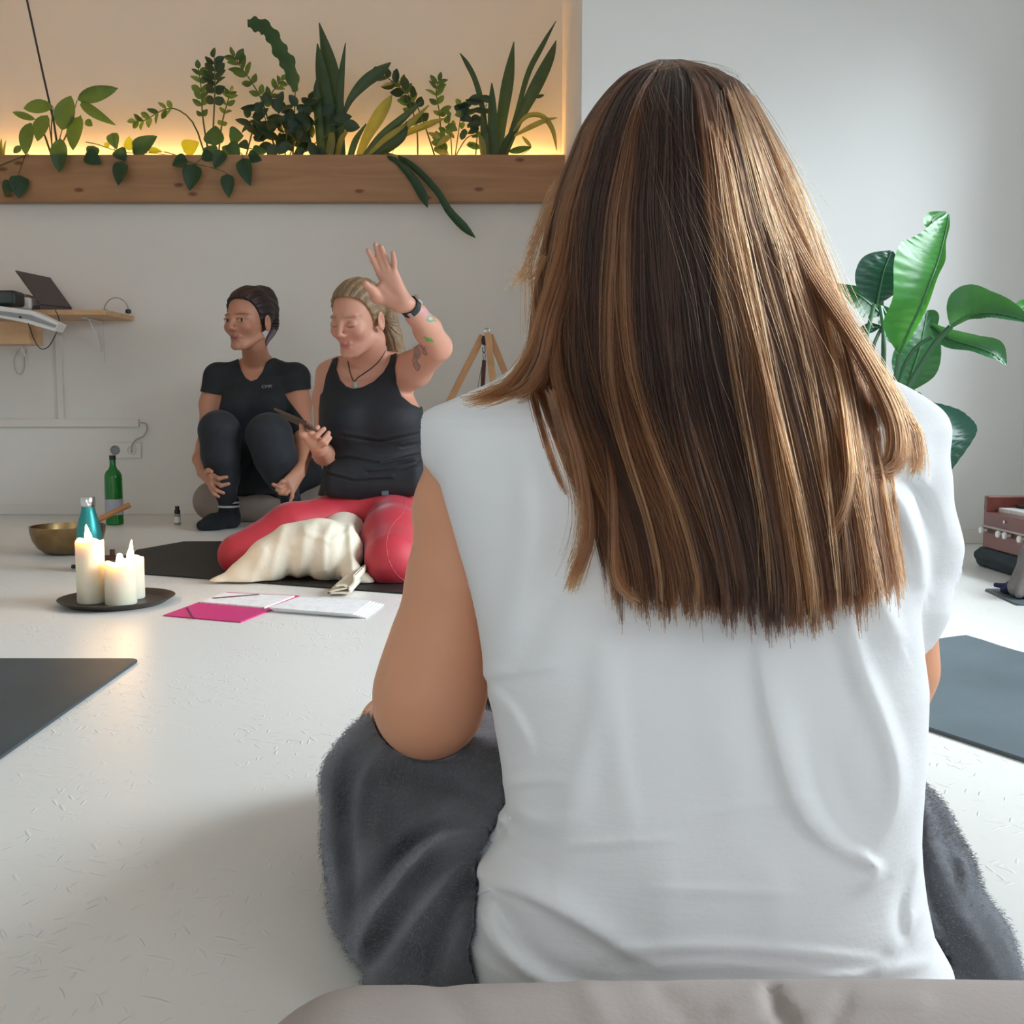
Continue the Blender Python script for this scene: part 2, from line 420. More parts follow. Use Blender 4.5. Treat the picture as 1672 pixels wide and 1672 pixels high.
# ------------------------------------------------------------------ the room
YB, YN, YF = 4.70, 5.04, 3.617        # lower back wall, niche back, the wall block that stands forward on the right
XL, YR, ZC = -2.75, -2.6, 2.75
XE = at(950, 120, YF)[0]              # edge of the forward wall
def struct(name, mb, m, **k): return tag(mb.build(name, m, **k), kind='structure')
ZB1 = at(500, 254, 4.66)[2]; ZB0 = at(500, 331, 4.66)[2]   # plant ledge beam
struct('floor', MB().box((XL - .2, YR - .2, -.1), (WX + .2, YN + .2, 0)), M['floor'])
struct('ceiling', MB().box((XL - .2, YR - .2, ZC), (WX + .2, YN + .2, ZC + .1)), M['wall'])
struct('wall_back', MB().box((XL - .2, YB, 0), (XE, YN + .2, ZB0 + .06)), M['wall'])
struct('wall_niche', MB().box((XL - .2, YN, ZB0), (XE, YN + .2, ZC)), M['wall'])
struct('wall_front', MB().box((XE, YF, 0), (WX + .2, YN + .2, ZC)), M['wall_cool'])
struct('wall_left', MB().box((XL - .2, YR - .2, 0), (XL, YN + .2, ZC)), M['wall'])
def wall_with_windows(name, axis, w0, w1, p0, p1, wins):
    """axis 'x': wall plane x in [w0,w1] running along y from p0 to p1; holes = (a0,a1,z0,z1)"""
    mb = MB(); cuts = sorted(wins)
    def bx(a0, a1, z0, z1):
        if axis == 'x': mb.box((w0, a0, z0), (w1, a1, z1))
        else: mb.box((a0, w0, z0), (a1, w1, z1))
    pos = p0
    for (a0, a1, z0, z1) in cuts:
        bx(pos, a0, 0, ZC); bx(a0, a1, 0, z0); bx(a0, a1, z1, ZC); pos = a1
    bx(pos, p1, 0, ZC); struct(name, mb, M['wall_cool'])
M['pane'] = bpy.data.materials.new('window_glass'); M['pane'].use_nodes = True
_n = M['pane'].node_tree; _n.nodes.remove(_n.nodes['Principled BSDF'])
_t = _n.nodes.new('ShaderNodeBsdfTransparent'); _g = _n.nodes.new('ShaderNodeBsdfGlossy'); _g.inputs['Roughness'].default_value = .02
_m = _n.nodes.new('ShaderNodeMixShader'); _m.inputs[0].default_value = .06
_n.links.new(_t.outputs[0], _m.inputs[1]); _n.links.new(_g.outputs[0], _m.inputs[2]); _n.links.new(_m.outputs[0], _n.nodes['Material Output'].inputs[0])
WINS = [(-1.7, .1, .55, 1.75), (1.0, 3.10, .60, 1.75)]
wall_with_windows('wall_right', 'x', WX, WX + .2, YR - .2, YF, WINS)
wall_with_windows('wall_rear', 'y', YR - .2, YR, XL, WX + .2, [(-1.8, .6, .8, 2.2)])
def window(n, axis, a0, a1, z0, z1, w):
    mb = MB(); t = .05
    def bx(p0, p1, q0, q1):
        if axis == 'x': mb.box((w - .03, p0, q0), (w + .03, p1, q1))
        else: mb.box((p0, w - .03, q0), (p1, w + .03, q1))
    bx(a0, a0 + t, z0, z1); bx(a1 - t, a1, z0, z1); bx(a0 + t, a1 - t, z0, z0 + t); bx(a0 + t, a1 - t, z1 - t, z1)
    bx((a0 + a1) / 2 - t / 2, (a0 + a1) / 2 + t / 2, z0 + t, z1 - t)
    o = struct('window_%d' % n, mb, M['trim'])
    mb = MB()
    for (p0, p1) in ((a0 + t, (a0 + a1) / 2 - t / 2), ((a0 + a1) / 2 + t / 2, a1 - t)):
        mb = MB()
        if axis == 'x': mb.box((w - .003, p0, z0 + t), (w + .003, p1, z1 - t))
        else: mb.box((p0, w - .003, z0 + t), (p1, w + .003, z1 - t))
        mb.build('pane', M['pane'], o)
for i, wn in enumerate(WINS): window(i + 1, 'x', *wn, WX + .12)
window(3, 'y', -1.8, .6, .8, 2.2, YR - .12)  # unseen window, added to give soft fill from behind
struct('baseboard_back', MB().box((XL, YB - .012, 0), (XE, YB, .045)), M['trim'], bevel=.003)
struct('baseboard_front', MB().box((XE - .0, YF - .012, 0), (WX - .012, YF, .05)), M['trim'], bevel=.003)
struct('baseboard_right', MB().box((WX - .012, YR, 0), (WX, YF, .05)), M['trim'], bevel=.003)
# cable ducts on the lower back wall
_a = at(92, 548, YB); _b = at(107, 684, YB)
struct('trim_1', MB().box((_a[0], YB - .018, _b[2]), (_b[0], YB, _a[2])), M['trim'], bevel=.002)
_a = at(228, 684, YB); _b = at(228, 697, YB)
struct('trim_2', MB().box((XL, YB - .02, _b[2]), (_a[0], YB, _a[2])), M['trim'], bevel=.002)

# ------------------------------------------------------------------ plant ledge
XBR = XE - .004
pl = empty('planter_ledge', (-1.2, YB - .03, ZB0), 'long pale pine planter ledge glowing from behind on the back wall', 'planter')
MB().box((XL + .01, YB - .06, ZB0), (XBR, YB - .012, ZB1)).build('front_beam', M['beam'], pl, bevel=.004)
MB().box((XL + .01, YB - .012, ZB0 + .061), (XBR, YN - .002, ZB0 + .072)).build('trough', M['ply'], pl)
M['soil'] = mat('soil', (.035, .024, .016), .95, noise=(40, .4), bump=(60, .8, .01))
MB().box((XL + .02, YB - .004, ZB0 + .073), (XBR - .01, YN - .07, ZB1 - .05)).build('soil', M['soil'], pl)
M['led'] = mat('led_strip_glow', (1, .7, .35), .5, emit=((1.0, .50, .14), 56))
led = tag(MB().box((XL + .05, YN - .042, ZB1 + .030), (XBR - .03, YN - .030, ZB1 + .038)).build('light_strip', M['led']),
          'warm glowing light strip hidden behind the planter ledge', 'light')

# ------------------------------------------------------------------ desk shelf on the left
def wpt(px, py, Y): return at(px, py, Y)
sh = empty('wall_shelf', at(140, 515, YB - .1), 'thin pine wall shelf with a clipped corner under the laptop', 'shelf')
zs = at(220, 524, YB)[2]
A = at(219, 520, YB)[0]; B = at(172, 508, 4.42)[0]
MB().prism([(XL + .01, YB - .001), (XL + .01, 4.42), (B, 4.42), (A, YB - .03), (A, YB - .001)], zs, zs + .022).build('board', M['ply'], sh, bevel=.002)
def bracket(px, py0, py1):
    x = at(px, py0, YB)[0]; z1 = zs - .001; z0 = at(px, py1, YB)[2]
    mb = MB().box((x - .008, YB - .006, z0), (x + .008, YB - .001, z1)).box((x - .008, YB - .20, z1 - .005), (x + .008, YB - .001, z1))
    mb.tube([V(x, YB - .01, z0 + .05), V(x, YB - .06, z0 + .11), V(x, YB - .14, z1 - .005)], .004, 6)
    mb.build('bracket', M['plastic_white'], sh)
bracket(166, 530, 592); bracket(42, 560, 600)
dk = empty('desk_box', at(10, 560, 4.3), 'pale wooden box shelf jutting out at the left edge', 'shelf')
A = at(47, 524, 4.34); B = at(47, 562, 4.34)
MB().box((XL + .01, 4.34, B[2]), (A[0], YB - .23, A[2])).build('box', M['ply'], dk, bevel=.003)
# white slim mixer with slanted face
mx = empty('mixer', at(45, 515, 4.32), 'white slim mixing desk overhanging the wooden box shelf', 'mixer')
P = [(-20, 497), (52, 507), (96, 528), (89, 541), (40, 527), (-20, 515)]
mb = MB(); v0 = [at(x, y, 4.26) for x, y in P]; v1 = [at(x, y, 4.26) + V(0, .0795, 0) for x, y in P]
n = len(P); mb.add(v0 + v1, [tuple(range(n)), tuple(range(n, 2 * n))[::-1]] + [(i, (i + 1) % n, n + (i + 1) % n, n + i) for i in range(n)])
mb.build('case', M['plastic_white'], mx, bevel=.003)
M['grey_plastic'] = mat('grey_plastic', (.30, .31, .32), .45)
mb = MB(); P = [(-20, 505), (50, 514), (92, 531), (89, 535), (45, 521), (-20, 511)]
v0 = [at(x, y, 4.255) for x, y in P]; v1 = [at(x, y, 4.255) + V(0, .02, 0) for x, y in P]; n = len(P)
mb.add(v0 + v1, [tuple(range(n)), tuple(range(n, 2 * n))[::-1]] + [(i, (i + 1) % n, n + (i + 1) % n, n + i) for i in range(n)])
mb.build('groove', M['grey_plastic'], mx)
mb = MB(); c = at(33, 518, 4.25); mb.lathe(c, [(.004, -.004), (.006, 0), (.004, .004)], 10); mb.build('knob', M['black_plastic'], mx)
# white stand under laptop
ws = empty('riser', at(40, 500, 4.45), 'white riser block behind the speaker on the shelf', 'stand')
A = at(28, 486, 4.45); B = at(54, 508, 4.45)
MB().box((A[0], 4.43, zs + .023), (B[0], 4.58, A[2])).build('block', M['plastic_white'], ws, bevel=.012, seg=4, smooth=True)
MB().box((A[0] + .002, 4.44, A[2] - .001), (B[0] - .03, 4.56, A[2] + .016)).build('top_plate', M['wood'], ws, bevel=.003)
# speaker on the mixer
sp = empty('speaker', at(5, 500, 4.35), 'small black rounded loudspeaker at the left edge beside the laptop', 'speaker')
A = at(-22, 474, 4.30); B = at(28, 501, 4.30)
MB().box((A[0], 4.285, B[2] + .004), (B[0], 4.38, A[2])).build('case', M['black_plastic'], sp, bevel=.015, seg=4, smooth=True)
M['grille'] = mat('speaker_grille', (.05, .07, .07), .6, bump=(900, .6, .001))
MB().box((A[0] + .03, 4.281, B[2] + .015), (B[0] - .012, 4.286, A[2] - .01)).build('grille', M['grille'], sp, bevel=.002)
# laptop
lp = empty('laptop', at(85, 505, 4.5), 'open grey laptop seen from behind its lid on the shelf', 'laptop')
M['lid'] = mat('laptop_lid', (.075, .06, .062), .45)
M['screen'] = mat('laptop_screen', (.01, .01, .012), .2)
q = [at(66, 503, 4.42), at(118, 504, 4.56), at(82.5, 453, 4.60), at(25.4, 441, 4.46)]
q[0][2] = q[1][2] = zs + .045
nn = norm(np.cross(q[1] - q[0], q[3] - q[0])); nn = nn if nn[1] > 0 else -nn
mb = MB(); mb.add([p for p in q] + [p + nn * .006 for p in q], [(0, 1, 2, 3), (4, 7, 6, 5), (0, 4, 5, 1), (1, 5, 6, 2), (2, 6, 7, 3), (3, 7, 4, 0)])
mb.build('lid', M['lid'], lp, bevel=.002)
cq = sum(q) / 4
mb = MB(); mb.add([cq + (p - cq) * .93 + nn * .007 for p in q], [(0, 1, 2, 3)]); mb.build('screen', M['screen'], lp)
e1 = norm(q[1] - q[0]); bk = norm(V(-e1[1], e1[0], 0)); bk = bk if bk[1] > 0 else -bk
base = [q[0], q[1], q[1] + bk * .07, q[0] + bk * .07]
mb = MB(); mb.add([V(p[0], min(p[1], YB - .01), zs + .0225) for p in base] + [V(p[0], min(p[1], YB - .01), zs + .042) for p in base],
                  [(0, 1, 2, 3), (4, 7, 6, 5), (0, 4, 5, 1), (1, 5, 6, 2), (2, 6, 7, 3), (3, 7, 4, 0)])
mb.build('keyboard_base', M['lid'], lp, bevel=.003)
# headband-like hoop and tiny white bud on the shelf
hp = empty('headphones', at(190, 512, 4.62), 'thin grey headphone hoop standing at the right end of the shelf', 'headphones')
c = at(190, 508, 4.60); rr = 19.5 / F * 4.60
mb = MB().tube([c + V(rr * math.cos(t), .0, rr * 1.08 * math.sin(t)) for t in np.linspace(-.05, math.pi + .05, 24)], .0022, 6)
mb.build('headband', M['grey_plastic'], hp, smooth=True)
for sx in (-1, 1): MB().lathe(V(c[0] + sx * rr * .98, c[1], zs + .0225), [(.006, 0), (.012, .003), (.012, .016), (.006, .02)], 14).build('ear_cushion', M['black_plastic'], hp, smooth=True)
mb = MB().lathe(V(at(149, 508, 4.60)[0], 4.58, zs + .0222), [(.0, .016), (.007, .012), (.008, .006), (.006, 0), (0, 0)][::-1], 14)
tag(mb.build('earbud', M['plastic_white'], smooth=True), 'tiny white round bud lying on the wall shelf', 'earbud')
# cables
cb = tag(MB().tube([at(*p) for p in spline([(46, 528, 4.25), (50, 538, 4.27), (55, 553, 4.30), (66, 569, 4.32), (78, 567, 4.33), (88, 552, 4.33), (95, 534, 4.33), (96, 520, 4.34), (90, 506, 4.40)], 40)], .0022, 6)
         .build('cable', M['black_plastic'], smooth=True), 'dark cable looping down below the white mixer', 'cable')
M['grey_cable'] = mat('pale_cable', (.45, .44, .43), .5)
tag(MB().tube([at(*p) for p in spline([(44, 570, YB - .01), (40, 585, YB - .01), (40, 600, YB - .01), (34, 611, YB - .01), (26, 606, YB - .01), (23, 590, YB - .01), (28, 576, YB - .01), (36, 566, YB - .02)], 30)], .0016, 6)
    .build('cable', M['grey_cable'], smooth=True), 'pale thin cable loop hanging below the wooden box shelf', 'cable')
# socket plate, plug and lead
so = empty('wall_socket', at(205, 735, YB), 'white double wall socket above the green bottle', 'socket')
A = at(178, 722, YB); B = at(232, 748, YB)
MB().box((A[0], YB - .010, B[2]), (B[0], YB - .001, A[2])).build('plate', M['plastic_white'], so, bevel=.003)
for px, m in ((188, M['grey_plastic']), (215, M['plastic_white'])):
    c = at(px, 735, YB - .0105); mb = MB()
    ring = [c + V(.019 * math.cos(t), -.002, .019 * math.sin(t)) for t in np.linspace(0, 2 * math.pi, 28)[:-1]]
    mb.tube(ring + [ring[0]], .003, 6, False)
    mb.add([c + V(.017 * math.cos(t), .0, .017 * math.sin(t)) for t in np.linspace(0, 2 * math.pi, 24)[:-1]], [tuple(range(23))])
    mb.build('socket_ring', m, so, smooth=True)
lead = tag(MB().tube([at(*p) for p in spline([(229, 690, YB - .014), (238, 692, YB - .02), (240, 702, YB - .02), (234, 712, YB - .02), (222, 718, YB - .02), (216, 726, YB - .025), (215, 735, YB - .03), (215, 738, YB - .016)], 40)], .0032, 8)
           .build('power_lead', M['grey_cable'], smooth=True), 'pale lead curving from the wall duct down to the socket', 'cable')

# ------------------------------------------------------------------ mats on the floor
def rounded_quad(P, r=.02, n=5):
    out = []
    for i in range(len(P)):
        p = np.array(P[i]); a = np.array(P[i - 1]); b = np.array(P[(i + 1) % len(P)])
        u = (a - p) / np.linalg.norm(a - p); w = (b - p) / np.linalg.norm(b - p)
        for t in np.linspace(0, 1, n):
            out.append(p + u * r * (1 - t) ** 2 + w * r * t ** 2)
    return out
def yoga_mat(P, th, m, label, r=.02):
    o = MB().prism(rounded_quad(P, r), .0005, th).build('yoga_mat', m, bevel=.0012)
    return tag(o, label, 'mat')
A = flr(229, 1079); B = flr(0, 1254)
yoga_mat([(A[0], A[1]), (A[0] - .62, A[1] + .004), (A[0] - .60, .0), (B[0] + .02, .02)], .005, M['mat_dark'], 'dark slate yoga mat on the floor at the left edge')
C = flr(1577, 1049)[:2]; dr = V(.46, -.888); nr = V(-.888, -.46)
D = C + nr * .54
# right mat with a gentle curl at its far corner
nu, nv = 26, 40; vv = []; ff = []
for i in range(nu):
    for j in range(nv):
        u = i / (nu - 1); v = j / (nv - 1); p = C + nr * .54 * u + dr * 1.5 * v
        z = .006 + .010 * math.exp(-(v / .05) ** 2) * math.exp(-((u - .1) / .35) ** 2)
        rnd = 0
        vv.append(V(p[0], p[1], z))
for i in range(nu - 1):
    for j in range(nv - 1): ff.append((i * nv + j, i * nv + j + 1, (i + 1) * nv + j + 1, (i + 1) * nv + j))
n0 = len(vv); vv += [p - V(0, 0, .0052) for p in vv]; ff += [tuple(a + n0 for a in q)[::-1] for q in ff]
rim = [i * nv for i in range(nu)] + [(nu - 1) * nv + j for j in range(1, nv)] + [i * nv + nv - 1 for i in range(nu - 2, -1, -1)] + [j for j in range(nv - 2, 0, -1)]
ff += [(rim[k], rim[(k + 1) % len(rim)], rim[(k + 1) % len(rim)] + n0, rim[k] + n0) for k in range(len(rim))]
mb = MB(); mb.add(vv, ff); tag(mb.build('yoga_mat', M['mat_grey'], smooth=True), 'grey blue yoga mat on the floor to the right of the woman in white', 'mat')
A = flr(1607, 964); B = flr(1660, 989)
yoga_mat([(A[0], A[1]), (A[0] + .52, A[1] + .01), (A[0] + .52, B[1] - .01), (B[0], B[1])], .005, M['mat_grey'], 'small corner of a dark mat in front of the red harmonium', .01)
yoga_mat([tuple(flr(x, y)[:2]) for x, y in ((200, 936), (222, 900), (300, 886), (700, 884), (705, 974), (360, 948))], .005, M['mat_black'], 'black yoga mat under the woman in red leggings', .01)

# ------------------------------------------------------------------ candles on a tray
M['bronze'] = mat('dark_bronze', (.055, .040, .032), .45, .3, noise=(20, .2))
tc = flr(187.5, 987); tcx, tcy = tc[0], 2.445
tray = empty('candle_tray', (tcx, tcy, 0), 'round dark metal tray on the floor holding three candles', 'tray')
MB().lathe((tcx, tcy, 0), [(.0, .0005), (.105, .0005), (.112, .002), (.133, .015), (.1345, .0165), (.132, .017), (.111, .0055), (.104, .0045), (0, .0045)], 64).build('dish', M['bronze'], tray, smooth=True)
M['wax'] = mat('candle_wax', (.86, .80, .64), .5, sss=.8)
M['wax'].node_tree.nodes['Principled BSDF'].inputs['Subsurface Radius'].default_value = (.03, .018, .008)
M['wick'] = mat('burnt_wick', (.01, .008, .006), .9)
def flame_mat():
    m = bpy.data.materials.new('flame'); m.use_nodes = True; N = m.node_tree.nodes; L = m.node_tree.links
    N.remove(N['Principled BSDF']); e = N.new('ShaderNodeEmission'); e.inputs[0].default_value = (1, .56, .20, 1); e.inputs[1].default_value = 24
    L.new(e.outputs[0], N['Material Output'].inputs[0]); return m
M['flame'] = flame_mat()
def candle(px, Y, r, ztop, flame_h, label, power, lean=.0):
    x = (px - CX) / F * Y; z0 = .0055
    c = empty('candle', (x, Y, z0), label, 'candle', 'pillar candles on the tray')
    rnd = random.Random(px); mb = MB(); n = 40
    prof = [(.0, 0), (r * .97, 0), (r, .003), (r, ztop - z0 - .004), (r * .97, ztop - z0), (r * .86, ztop - z0 - .0015), (r * .78, ztop - z0 - .010), (0, ztop - z0 - .013)]
    mb.lathe((x, Y, z0), prof, n)
    for i, p in enumerate(mb.v):
        if p[2] > ztop - .02:
            a = math.atan2(p[1] - Y, p[0] - x); mb.v[i] = (p[0], p[1], p[2] + .003 * math.sin(2 * a + px) + .002 * math.sin(5 * a))
    mb.build('wax', M['wax'], c, smooth=True)
    zw = ztop - .013
    MB().tube([V(x, Y, zw - .002), V(x + .001, Y, zw + .008), V(x + .003, Y, zw + .013)], .0011, 6).build('wick', M['wick'], c)
    fz = zw + .007; fb = MB().lathe((x, Y, fz), [(0, 0), (.0045, .003), (.0085, .009), (.0080, .018), (.005, .028), (.002, flame_h * .9), (0, flame_h)], 14)
    fb.v = [(p[0] + lean * max(0, p[2] - fz), p[1], p[2]) for p in fb.v]
    fb.build('flame', M['flame'], c, smooth=True)
    l = bpy.data.lights.new('candle_light', 'POINT'); l.energy = power; l.color = (1, .55, .22); l.shadow_soft_size = .02; l.specular_factor = .35
    o = bpy.data.objects.new('candle_light', l); COL.objects.link(o); o.location = (x + .0, Y, fz + .035)
candle(141, 2.43, .0325, .156, .044, 'tallest cream pillar candle burning on the dark tray', .22, -.15)
candle(190, 2.412, .0362, .103, .030, 'shorter thick cream candle at the front of the tray', .3, 0)
candle(206.5, 2.489, .033, .1045, .052, 'cream candle with a clear flame behind the front candle', .3, .12)

# ------------------------------------------------------------------ singing bowl, bottles, small things
M['brass'] = mat('hammered_brass', (.30, .20, .095), .32, 1, noise=(18, .25), bump=(60, .35, .002))
bx, by, br, bz = (106.5 - CX) / F * 3.36, 3.36, .1175, at(106, 858, 3.36)[2]
bowl = empty('singing_bowl', (bx, by, 0), 'hammered brass singing bowl on the floor behind the candles', 'bowl')
pr = [(0, .001), (.055, .001), (.075, .006), (.095, .022), (.109, .045), (.1155, .07), (br, bz - .002), (br, bz), (br - .004, bz), (.111, .07), (.104, .045), (.09, .024), (.07, .01), (0, .006)]
MB().lathe((bx, by, 0), pr, 56).build('bowl', M['brass'], bowl, smooth=True)
M['mallet'] = mat('mallet_wood', (.50, .22, .085), .5, noise=(15, .15))
p1 = at(212.5, 824, 3.42); p0 = at(160, 849, 3.37); dd = norm(p0 - p1)
# the stick crosses the rim and its foot rests inside the bowl
p00 = p0 + dd * .105
tag(MB().tube([p1, p1 + dd * .004, p0, p00], [.0075, .0092, .0092, .0088], 16).build('mallet', M['mallet'], smooth=True), 'round wooden mallet leaning out of the singing bowl', 'mallet')
M['teal'] = mat('teal_steel', (.035, .30, .30), .38, .55)
M['steel'] = mat('polished_steel', (.72, .72, .72), .2, 1)
X, Y = (141 - CX) / F * 2.97, 2.97
fl = empty('flask', (X, Y, 0), 'teal steel drinking flask with silver cap beside the singing bowl', 'bottle')
H = at(141, 811, Y)[2]; zc = at(141, 826.5, Y)[2]
MB().lathe((X, Y, 0), [(0, .001), (.031, .001), (.0345, .005), (.0345, zc - .085), (.033, zc - .068), (.027, zc - .04), (.0205, zc - .018), (.0185, zc - .006), (.0185, zc), (0, zc)], 40).build('body', M['teal'], fl, smooth=True)
MB().lathe((X, Y, 0), [(0, zc), (.0195, zc), (.0200, zc + .003), (.0200, H - .003), (.018, H), (0, H)], 32).build('cap', M['steel'], fl, smooth=True)
M['green_glass'] = mat('green_glass', (.003, .17, .015), .12, spec=.6)
M['label'] = mat('pale_label', (.42, .44, .54), .7)
X, Y = (184 - CX) / F * 4.26, 4.26; zz = lambda py: max(0.001, at(184, py, Y)[2])
bo = empty('bottle', (X, Y, 0), 'tall green glass bottle with black cap by the back wall', 'bottle')
MB().lathe((X, Y, 0), [(0, .001), (.032, .001), (.0355, .005), (.0355, zz(780)), (.034, zz(775)), (.028, zz(770)), (.018, zz(766)), (.0128, zz(761)), (.0118, zz(750)), (0, zz(750))], 40).build('glass', M['green_glass'], bo, smooth=True)
MB().lathe((X, Y, 0), [(.0361, zz(840)), (.0362, zz(839)), (.0362, zz(815.5)), (.0361, zz(814.6))], 40).build('label', M['label'], bo, smooth=True)
MB().lathe((X, Y, 0), [(0, zz(750.5)), (.0132, zz(750.5)), (.0132, zz(743.5)), (0, zz(743.5))], 24).build('cap', M['black_plastic'], bo, smooth=True)
X, Y = (287 - CX) / F * 4.25, 4.25; zz = lambda py: max(0.001, at(287, py, Y)[2])
dr_ = empty('dropper_bottle', (X, Y, 0), 'tiny clear bottle with black cap near the sitting woman in black', 'bottle')
M['clear'] = mat('smoky_glass', (.30, .29, .27), .15)
M['white_label'] = mat('white_label', (.75, .74, .70), .7)
MB().lathe((X, Y, 0), [(0, .001), (.0125, .001), (.013, .004), (.013, zz(841)), (.009, zz(838.5)), (0, zz(838.5))], 24).build('glass', M['clear'], dr_, smooth=True)
MB().lathe((X, Y, 0), [(.0133, zz(853)), (.0133, zz(843.5))], 24).build('label', M['white_label'], dr_, smooth=True)
MB().lathe((X, Y, 0), [(0, zz(838.6)), (.0120, zz(838.6)), (.0120, zz(833)), (.0085, zz(832)), (.0085, zz(826.5)), (0, zz(826.3))], 24).build('cap', M['black_plastic'], dr_, smooth=True)
M['darkwood'] = mat('dark_red_wood', (.085, .025, .014), .5, noise=(30, .2))
A = flr(184, 917); ih = empty('incense_holder', (A[0], A[1], 0), 'small dark red wooden holder with a post behind the candles', 'holder')
MB().box((A[0] - .035, A[1] - .02, .0055), (A[0] + .045, A[1] + .02, .018)).build('base', M['darkwood'], ih, bevel=.003)
MB().tube([V(A[0], A[1], .016), V(A[0], A[1], .038)], .008, 14).build('post', M['darkwood'], ih, smooth=True)
A = flr(121, 928)
tag(MB().lathe((A[0], A[1], 0), [(0, .001), (.008, .001), (.009, .004), (.007, .011), (0, .012)], 16).build('stopper', M['black_plastic'], smooth=True), 'tiny black stopper on the floor left of the candles', 'stopper')

# folder and papers
M['pink'] = mat('pink_card', (.62, .03, .20), .45)
M['paper'] = mat('paper', (.84, .84, .86), .8)
M['elastic'] = mat('dark_elastic', (.10, .012, .05), .7)
def slab(P, z0, z1, name, m, parent=None, bev=0): return MB().prism([tuple(flr(x, y, z0)[:2]) for x, y in P], z0, z1).build(name, m, parent, bevel=bev)
A = flr(360, 1000); fo = empty('folder', (A[0], A[1], 0), 'pink cardboard folder lying open on the floor', 'folder')
slab([(267, 1006), (330, 983), (372, 968.5), (489, 974), (445, 996), (393, 1017)], .0005, .0032, 'cover', M['pink'], fo)
slab([(304, 992.6), (306, 992.0), (317, 1010.6), (314.6, 1011.1)], .0033, .0042, 'elastic', M['elastic'], fo)
slab([(345, 976.5), (420, 970.5), (424, 971.2), (350, 977.5)], .0072, .008, 'elastic', M['elastic'], fo)
def print_mat():
    m = mat('printed_paper', (.84, .84, .86), .8); N = m.node_tree.nodes; L = m.node_tree.links; b = N['Principled BSDF']
    tc = N.new('ShaderNodeTexCoord'); w = N.new('ShaderNodeTexWave'); w.wave_type = 'BANDS'; w.bands_direction = 'Y'; w.inputs['Scale'].default_value = 42
    L.new(tc.outputs['Object'], w.inputs[0]); n = N.new('ShaderNodeTexNoise'); n.inputs['Scale'].default_value = 60; L.new(tc.outputs['Object'], n.inputs[0])
    mu = N.new('ShaderNodeMath'); mu.operation = 'MULTIPLY'; L.new(w.outputs['Fac'], mu.inputs[0]); L.new(n.outputs[0], mu.inputs[1])
    r = N.new('ShaderNodeValToRGB'); r.color_ramp.elements[0].position = .42; r.color_ramp.elements[0].color = (.84, .84, .86, 1)
    r.color_ramp.elements[1].position = .60; r.color_ramp.elements[1].color = (.60, .60, .64, 1); L.new(mu.outputs[0], r.inputs[0]); L.new(r.outputs[0], b.inputs['Base Color'])
    return m
M['print'] = print_mat()
tag(slab([(326, 984.5), (366, 969.8), (418, 972.0), (481, 974.8), (432, 993.8)], .0035, .0070, 'paper_sheet', M['print']), 'white printed sheets lying on the open pink folder', 'paper')
q0 = [(439, 993), (487, 976), (606, 982), (577, 1004)]
for k in range(5):
    s = (k - 4) * -1
    P = [(x + s * 2.2 + (3 * s if i in (2, 3) else 0), y + s * 1.4) for i, (x, y) in enumerate(q0)]
    o = slab(P, .001 + k * .0022, .0029 + k * .0022, 'paper_sheet', M['print'] if k == 4 else M['paper'])
    tag(o, 'top printed sheet of the white paper pile right of the folder' if k == 4 else ['lowest white sheet of the paper pile right of the folder', 'fourth white sheet from the top of the paper pile', 'third white sheet from the top of the paper pile', 'second white sheet from the top of the paper pile'][k], 'paper', 'sheets in the paper pile')

# ------------------------------------------------------------------ tripod stand
tp = empty('tripod_stand', at(795, 560, 3.9), 'slim wooden tripod stand behind the woman with the raised hand', 'stand')
for (a, b, ya, yb) in (((786, 552), (627, 868), 3.90, 3.93), ((797, 549), (833, 880), 3.87, 3.70), ((802, 552), (925, 858), 3.93, 4.14)):
    p = at(*a, ya); f = flr(b[0], b[1]); f = V(f[0], f[1], .0)
    u = norm(f - p); w = norm(np.cross(u, V(0, 1, 0))); n = np.cross(w, u); L = np.linalg.norm(f - p)
    MB().box((-.0125, -.007, -.012), (.0125, .007, L), (w, n, u), p).build('leg', M['wood'], tp, bevel=.003)
mb = MB().lathe(at(792, 556, 3.9) - V(0, 0, .018), [(.005, 0), (.013, .004), (.016, .02), (.013, .034), (.004, .036)], 18); mb.build('joint', M['black_plastic'], tp, smooth=True)
c = at(795, 540, 3.9); mb = MB()
mb.tube([c + V(.0085 * math.sin(t), 0, -.0085 * math.cos(t)) for t in np.linspace(0, 2 * math.pi, 22)], .0025, 8, False); mb.build('eye_ring', M['metal'], tp, smooth=True)
c = at(790, 568, 3.9)
mb = MB().tube([at(*p) for p in spline([(791, 560, 3.9), (792, 572, 3.9), (791, 576, 3.9), (788.5, 574, 3.9), (788, 567, 3.9)], 16)], .0018, 6); mb.build('hook', M['black_plastic'], tp, smooth=True)
st = empty('chime_stick', at(789, 610, 3.9), 'dark wooden striker hanging from the tripod hook', 'striker')
MB().tube([at(790.5, 588, 3.9), at(789, 612, 3.9), at(787.5, 645, 3.9)], [.0075, .0085, .0075], 12).build('stick', M['darkwood'], st, smooth=True)
MB().tube([at(*p) for p in spline([(790, 589, 3.9), (788.6, 580, 3.9), (790, 574.5, 3.9), (792.6, 580, 3.9), (791.5, 589, 3.9)], 20)], .0013, 6).build('loop', M['black_plastic'], st)
MB().tube([at(788.5, 590, 3.9), at(784, 612, 3.9), at(779, 640, 3.9)], .0012, 6).build('string', M['black_plastic'], st)

